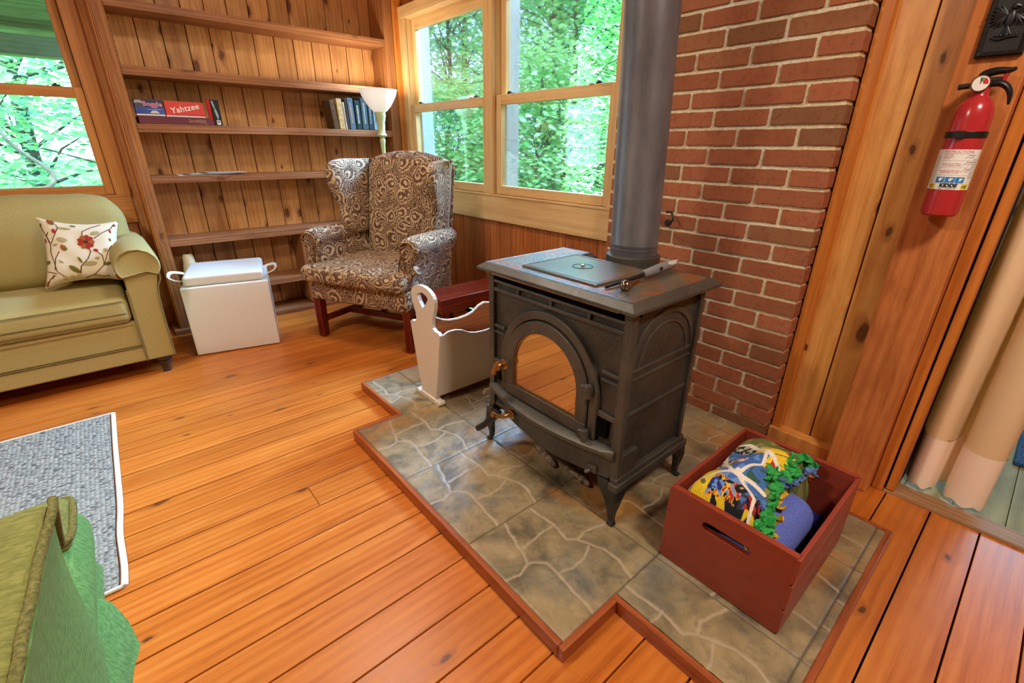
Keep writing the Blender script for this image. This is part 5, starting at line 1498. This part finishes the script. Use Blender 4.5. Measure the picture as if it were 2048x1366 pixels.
def sheet(zs, nm, mat, th=.0016):
    g = MB(); vs = []; 
    for z in zs:
        for i in range(NT_+1):
            t = i/NT_; x, y = cs(t, z); k = 1+.12*math.sin(z*2+t*9)
            vs.append((1.995+(x-1.995)*k, y+.003*math.sin(z*4+t*20), z-(.008+.006*math.sin(t*60) if z < .04 else 0)))
    n = len(vs); F = []; w = NT_+1
    vb = [(a+th, b, c) for a, b, c in vs]
    for j in range(len(zs)-1):
        for i in range(NT_):
            a = j*w+i; F.append((a, a+1, a+w+1, a+w)); b = a+n; F.append((b, b+w, b+w+1, b+1))
    g.v = vs+vb; g.f = F; g.mi = [0]*len(F)
    return g.build(nm, mat, cu_, smooth=True)
sheet([.213+i*(2.02-.213)/NZ_ for i in range(NZ_+1)], 'cloth', M['curtain'])
sheet([.025, .06, .10, .15, .2125], 'hem', M['hem'])
# stitched line
g = MB()
for i in range(0, 200):
    t = i/200; x, y = cs(t, .21); x2, y2 = cs(t+.0025, .21)
    g.box(x-.0015, x+.0006, min(y, y2)-.0004, max(y, y2)+.0004, .2125, .2140)
g.build('hem_stitching', plain('tan_thread', col(150,100,60), .8), cu_)
MB().tube([(1.985, .10, 2.03), (1.985, -1.00, 2.03)], .012, 12).build('curtain_rod', M['iron'], cu_, smooth=True)
br = thing('blue_rug', (2.9, -.35, 0), 'blue shaggy rug on the grey floor of the next room, behind the curtain', 'rug')
MB().rbox((2.95, -.62, .008), (.54, .47, .0075), .006, 6).build('pile', M['bluerug'], br, smooth=True)
# ------------------------------------------------------------------ green armchair close to the camera
gc_ = thing('green_armchair', (-.50, .45, 0), 'green chenille armchair seen from behind its reclined back at the lower left', 'armchair')
def strip(rows, name, mat, **k):
    return MB().rings(rows).build(name, mat, gc_, smooth=True, **k)
# olive back cushion, its top edge rounded, front face reclined away from the camera
def bcf(p):
    k = (.845-p.z)/.40
    r = max(0, (p.x+.30)/.22)
    return Vector((p.x-(.010+.075*max(0, .45-p.y)+.11*k*.5)*min(1, r), p.y+.30*k-.025*r*r*(p.y > .3), p.z))
BC = MB().rbox((-.50, .19, .665), (.430, .300, .187), .020, 14, puff=(.0, .01, .008), fn=bcf)
E_ = [(-.086, .453, .846), (-.098, .503, .80), (-.111, .552, .74), (-.119, .582, .68), (-.125, .609, .61), (-.130, .627, .56), (-.136, .62, .50), (-.14, .60, .40)]
def lim(p):                                           # the cushion stays inside the green side of the back
    zs = [e[2] for e in E_]; k = 0
    while k < 6 and p.z < zs[k+1]: k += 1
    f = max(0, min(1, (zs[k]-p.z)/(zs[k]-zs[k+1])))
    ex = E_[k][0]*(1-f)+E_[k+1][0]*f; ey = E_[k][1]*(1-f)+E_[k+1][1]*f
    mx = ex-.003-.055*max(0, ey-p.y)
    if p.z < .835: mx -= .006
    return Vector((min(p.x, mx), min(p.y, ey+.002) if p.x > -.2 else p.y, p.z))
BC.xf(lim).build('back_cushion', M['green_warmlit'], gc_, smooth=True)
E_ = [(-.086, .453, .846), (-.098, .503, .80), (-.111, .552, .74), (-.119, .582, .68), (-.125, .609, .61), (-.130, .627, .56), (-.136, .62, .50), (-.14, .60, .40)]
rs = []
for x, y, z in E_:
    k = (.846-z)/.3
    rs.append([(x-.020, y-.004, z), (x-.010, y+.001, z), (x, y-.012, z), (x-.002+.004*k, y-.07, z), (x-.006, y-.16, z), (x-.030, y-.45, z), (x-.050, y-.47, z), (x-.026, y-.16, z)])
strip(rs, 'back_side_panel', M['green'])
pp = [(-.125, -.05), (-.108, .15), (-.0955, .285), (-.0945, .318), (-.092, .348), (-.0905, .381), (-.0885, .406), (-.086, .430), (-.085, .450)]
g = MB().tube([(x, y, .849) for x, y in pp]+[(-.088, .468, .842), (-.098, .503, .80), (-.112, .553, .74)], .0032, 10)
g.build('piping', M['greend'], gc_, smooth=True)
# arm with rolled top
def arm_rows(xc, ys, s=1):
    rows = []
    for i, (y, k) in enumerate(ys):
        pts = []
        for q in range(19):
            a = math.radians(-58+296*q/18)
            pts.append((xc+s*.056*k*math.cos(a), y, .545+.055*k*math.sin(a)))
        pts += [(xc-s*.03, y, .44), (xc-s*.03, y, .40), (xc+s*.030, y, .40), (xc+s*.042, y, .44)]
        rows.append(pts)
    return rows
strip(arm_rows(-.190, [(.60, .9), (.66, 1), (.76, 1), (.84, 1), (.875, .96), (.893, .80), (.898, .5)]), 'arm', M['green'])
strip(arm_rows(-.86, [(.30, .9), (.5, 1), (.84, 1), (.875, .96), (.893, .80), (.898, .5)], -1), 'arm', M['green'])
MB().rbox((-.178, .816, .600), (.034, .054, .016), .013, 5, puff=(0, 0, .006)).build('arm_pad', M['green_warmlit'], gc_, smooth=True)
MB().tube([(-.205, .872, .606), (-.156, .871, .607), (-.143, .860, .606), (-.141, .81, .606), (-.143, .772, .605), (-.156, .761, .604), (-.205, .760, .603)], .0046, 8).build('piping', M['greend'], gc_, smooth=True)
# outer side and flared lower front corner
rs = []
for z, x, y1 in ((.525, -.155, .80), (.50, -.148, .83), (.46, -.146, .83), (.40, -.152, .84), (.32, -.160, .84), (.22, -.182, .84), (.05, -.215, .84)):
    rs.append([(-.80, y1, z), (-.3, y1, z), (x-.03, y1, z), (x, y1-.02, z), (x-.002, .6, z), (x-.03, .2, z), (x-.05, -.05, z), (-.80, -.05, z)])
strip(rs, 'outer_side', M['green'])
rs = []
for z, x, y1 in ((.495, -.145, .770), (.485, -.136, .778), (.46, -.130, .792), (.43, -.1235, .786), (.40, -.118, .760), (.36, -.130, .785), (.32, -.143, .800), (.25, -.164, .81), (.15, -.180, .81), (.03, -.185, .81)):
    rs.append([(-.24, y1-.01, z), (x-.022, y1, z), (x-.006, y1-.012, z), (x, y1-.03, z), (x-.020, y1-.10, z), (x-.036, y1-.20, z), (x-.075, .40, z), (x-.10, .15, z), (-.26, .10, z)])
strip(rs, 'side_flare', M['green'])
MB().rbox((-.52, .64, .44), (.28, .23, .075), .05, 8, puff=(0, 0, .02)).build('seat_cushion', M['green_warmlit'], gc_, smooth=True)
for x, y in ((-.18, .76), (-.78, .76), (-.20, .15), (-.78, .0)): box(x-.02, x+.02, y-.02, y+.02, 0, .045).build('foot', M['mahog'], gc_)
# ------------------------------------------------------------------ unseen ceiling lamps: one placed from the shadows, two added for fill
def unseen_ceiling_lamp(x, y, watts, lab, size=.32, colr=(1, .90, .76)):
    o = thing('unseen_ceiling_lamp', (x, y, CH), lab, 'ceiling lamp', group='ceiling lamps')
    MB().lathe([(.0, CH-.001), (.15, CH-.001), (.15, CH-.02), (.0, CH-.02)], (x, y, 0), 32).build('canopy', M['brass'], o, smooth=False)
    MB().lathe([(.0, CH-.022), (.14, CH-.022), (.13, CH-.05), (.09, CH-.075), (.0, CH-.085)], (x, y, 0), 32).build('glass_dome', M['glow'], o, smooth=True)
    l = bpy.data.lights.new('dome_light', 'AREA'); l.shape = 'DISK'; l.size = size; l.energy = watts; l.color = colr
    lo = bpy.data.objects.new('dome_light', l); COL.objects.link(lo); lo.location = (x, y, CH-.10); lo.parent = None
    return o
unseen_ceiling_lamp(-.95, 1.35, 46, 'flush ceiling lamp nearest the sofa')
unseen_ceiling_lamp(.75, -.55, 46, 'added flush ceiling lamp behind the camera, unseen, for fill')  # added to brighten the curtain, crate and green chair
unseen_ceiling_lamp(.75, 2.1, 18, 'added flush ceiling lamp, unseen, for fill between the stove and the armchair')  # added to even out the light in mid room

# ------------------------------------------------------------------ porch outside the left window
pc = thing('porch_roof', (-1.5, 4.7, 2.2), 'weathered plank porch roof with a heavy beam outside the left window', 'porch roof')
PM = wood('weathered_planks', col(206,206,176), col(180,180,146), col(130,130,100), 'X', rough=.8, knots=.3, tone=.2)
g = MB(); y = 3.85; rr = random.Random(3)
while y < 5.35:
    z = 2.36-.34*(y-3.85); g.hexa([(-4, y+.003, z), (2.2, y+.003, z), (2.2, y+.115, z-.038), (-4, y+.115, z-.038), (-4, y+.003, z+.02), (2.2, y+.003, z+.02), (2.2, y+.115, z-.018), (-4, y+.115, z-.018)]); y += .118
g.build('planks', PM, pc, bevel=.004, seg=1)
box(-4, 2.2, 5.16, 5.30, 1.685, 1.815).build('beam', PM, pc, bevel=.006)
for x in (-3.2, 1.6): box(x, x+.12, 5.17, 5.29, -.6, 1.684).build('porch_post', PM, pc, bevel=.005)

# ------------------------------------------------------------------ outdoors
gr_m = NT('forest_floor', .95, .1); v = gr_m.noise(gr_m.obj(), 1.2, 5, .7); gr_m.color(gr_m.ramp(v, [(.35, col(70,92,52)), (.6, col(112,140,84)), (.75, col(150,130,90))]))
g = MB(); N = 40
for j in range(N+1):
    for i in range(N+1):
        x = -30+80*i/N; y = -25+75*j/N
        d = max(0, max(x-2.6, y-4.2, -(x+3), -(y+3)))
        g.v.append((x, y, -.9+.02*d+.25*noise.noise((x*.2, y*.2, 0))-(.0 if d > 0 else .0)))
for j in range(N):
    for i in range(N): a = j*(N+1)+i; g.f.append((a, a+1, a+N+2, a+N+1)); g.mi.append(0)
st(g.build('ground', gr_m.m, smooth=True))
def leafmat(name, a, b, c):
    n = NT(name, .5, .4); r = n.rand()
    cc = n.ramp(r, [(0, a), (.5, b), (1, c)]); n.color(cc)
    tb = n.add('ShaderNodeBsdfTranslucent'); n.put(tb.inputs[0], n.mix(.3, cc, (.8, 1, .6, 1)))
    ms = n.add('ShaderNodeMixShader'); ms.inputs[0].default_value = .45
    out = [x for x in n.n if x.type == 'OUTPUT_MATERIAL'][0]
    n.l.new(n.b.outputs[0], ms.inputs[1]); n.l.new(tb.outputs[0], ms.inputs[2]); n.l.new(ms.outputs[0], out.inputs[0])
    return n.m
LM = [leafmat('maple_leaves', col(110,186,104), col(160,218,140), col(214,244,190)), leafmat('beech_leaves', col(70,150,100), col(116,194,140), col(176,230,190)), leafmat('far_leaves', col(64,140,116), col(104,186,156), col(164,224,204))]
BK_ = plain('bark', col(96,92,80), .95, .1, var=.3, scale=12, bump=.5)
BK2 = plain('pale_bark', col(120,116,98), .9, .1, var=.2, scale=12, bump=.3)
def tree(x, y, h, r, n, leaf, seed, lab, lm=0, trunk_r=.12, zlow=.0, bark=None, clump=.35, lean_=(0, 0)):
    rt_ = random.Random(seed); zb = -.9
    o = thing('tree', (x, y, zb), lab, 'tree', group='trees outside the windows')
    g = MB(); pts = []
    for k in range(8):
        t = k/7; pts.append((x+lean_[0]*t+.12*math.sin(k*1.3+seed), y+lean_[1]*t+.12*math.cos(k*1.1+seed), zb-.1+t*h))
    g.tube(pts, [trunk_r*(1-.75*k/7) for k in range(8)], 10)
    cl = []
    nb = int(n/26)
    for k in range(nb):
        a = rt_.uniform(0, 2*PI); t = rt_.random()**.7; zz = zb+zlow+(h*1.08-zlow)*t
        env = r*math.sin(PI*min(.97, max(.08, .18+.8*t)))**.7
        rad = env*rt_.random()**.45
        tx = x+lean_[0]*t; ty = y+lean_[1]*t
        cl.append(Vector((tx+rad*math.cos(a), ty+rad*math.sin(a), zz)))
    for c in cl[::max(1, len(cl)//46)]:
        t = max(.08, min(.95, (c.z-zb)/h-.12)); k = t*7; i = int(k); p0 = Vector(pts[i]).lerp(Vector(pts[min(7, i+1)]), k-i)
        mid = p0.lerp(c, .5)+Vector((rt_.uniform(-.2, .2), rt_.uniform(-.2, .2), rt_.uniform(0, .3)))
        g.tube([p0, mid, c], [trunk_r*.25, trunk_r*.14, .006], 5)
    g.build('trunk', bark or BK_, o, smooth=True)
    L = MB(); V, F = L.v, L.f
    for c in cl:
        for q in range(26):
            p = c+Vector((rt_.gauss(0, clump), rt_.gauss(0, clump), rt_.gauss(0, clump*.45)))
            s = leaf*rt_.uniform(.6, 1.25); a = rt_.uniform(0, 2*PI); tl = rt_.uniform(-.7, .5)
            d = Vector((math.cos(a)*math.cos(tl), math.sin(a)*math.cos(tl), math.sin(tl))); w = Vector((-math.sin(a), math.cos(a), rt_.uniform(-.5, .5)))*.5
            i0 = len(V)
            V += [tuple(p-d*s*.5), tuple(p+w*s), tuple(p+d*s*.6), tuple(p-w*s)]
            F.append((i0, i0+1, i0+2, i0+3))
    L.mi = [0]*len(F)
    me = bpy.data.meshes.new('foliage'); me.from_pydata(V, [], F); me.materials.append(LM[lm])
    f = bpy.data.objects.new('foliage', me); COL.objects.link(f); f.parent = o
    f.location = (-x, -y, -zb)
    return o
TR = [ # x, y, h, r, n, leaf, label, lm, trunk
 (6.6, 9.9, 6.5, 2.2, 12000, .095, 'leafy green tree outside, filling the left pane of the window over the armchair', 0, .08, 0),
 (7.4, 6.9, 6.2, 2.1, 12000, .095, 'bright leafy tree outside, right behind the window nearest the stovepipe', 0, .08, 0),
 (10.0, 9.95, 9.5, 1.4, 2600, .11, 'tall dark-trunked tree outside the right window, its trunk showing between leaves', 1, .24, 3.4),
 (5.0, 5.2, 2.9, 1.4, 6500, .08, 'low bushy sapling outside, closest to the right window', 0, .04, 0),
 (5.2, 7.6, 2.7, 1.4, 6500, .08, 'low bushy sapling outside, below the left pane of the window over the armchair', 0, .04, 0),
 (10.5, 14.6, 10, 3.2, 8500, .15, 'mid-distance tree outside behind the left pane of the window over the armchair', 1, .16, 0),
 (13.5, 11.0, 10, 3.2, 8500, .15, 'mid-distance tree outside behind the right pane, next to the dark trunk', 1, .16, 0),
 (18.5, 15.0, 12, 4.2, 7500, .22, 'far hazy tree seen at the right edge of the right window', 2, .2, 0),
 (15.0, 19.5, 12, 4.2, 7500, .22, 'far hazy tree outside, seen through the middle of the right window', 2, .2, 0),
 (9.2, 6.3, 6.5, 2.0, 11000, .11, 'bright leafy tree outside, at the stovepipe side of the right window', 0, .09, 0),
 (14.5, 9.0, 10, 3.0, 7500, .16, 'mid-distance tree outside behind the stovepipe side of the right window', 1, .16, 0),
 (-1.2, 9.6, 6.5, 2.4, 12000, .10, 'bright leafy tree outside the left window above the sofa', 0, .07, 0),
 (-3.6, 13.5, 9, 3.4, 8000, .15, 'larger tree further back outside the left window', 1, .18, 0),
 (1.4, 13.5, 9, 3.2, 7500, .15, 'tree behind the porch post outside the left window', 1, .18, 0),
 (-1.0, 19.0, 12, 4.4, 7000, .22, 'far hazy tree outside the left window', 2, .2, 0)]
for i, t in enumerate(TR):
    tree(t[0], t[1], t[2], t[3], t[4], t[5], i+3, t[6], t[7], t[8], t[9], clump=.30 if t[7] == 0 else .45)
# crooked pale trunk seen low in the left window
ck = thing('crooked_sapling', (-.55, 7.2, -.9), 'crooked pale-barked sapling low outside the left window', 'tree')
MB().tube([(-.6, 7.2, -.95), (-.52, 7.2, .1), (-.62, 7.2, .62), (-.38, 7.25, .66), (-.30, 7.3, .82), (-.55, 7.25, 1.15), (-.62, 7.2, 1.7)], [.034, .030, .028, .026, .022, .018, .010], 8).build('trunk', BK2, ck, smooth=True)
MB().tube([(-.38, 7.25, .66), (-.2, 7.25, .45), (-.05, 7.2, .25)], [.03, .022, .012], 8).build('branch', BK2, ck, smooth=True)
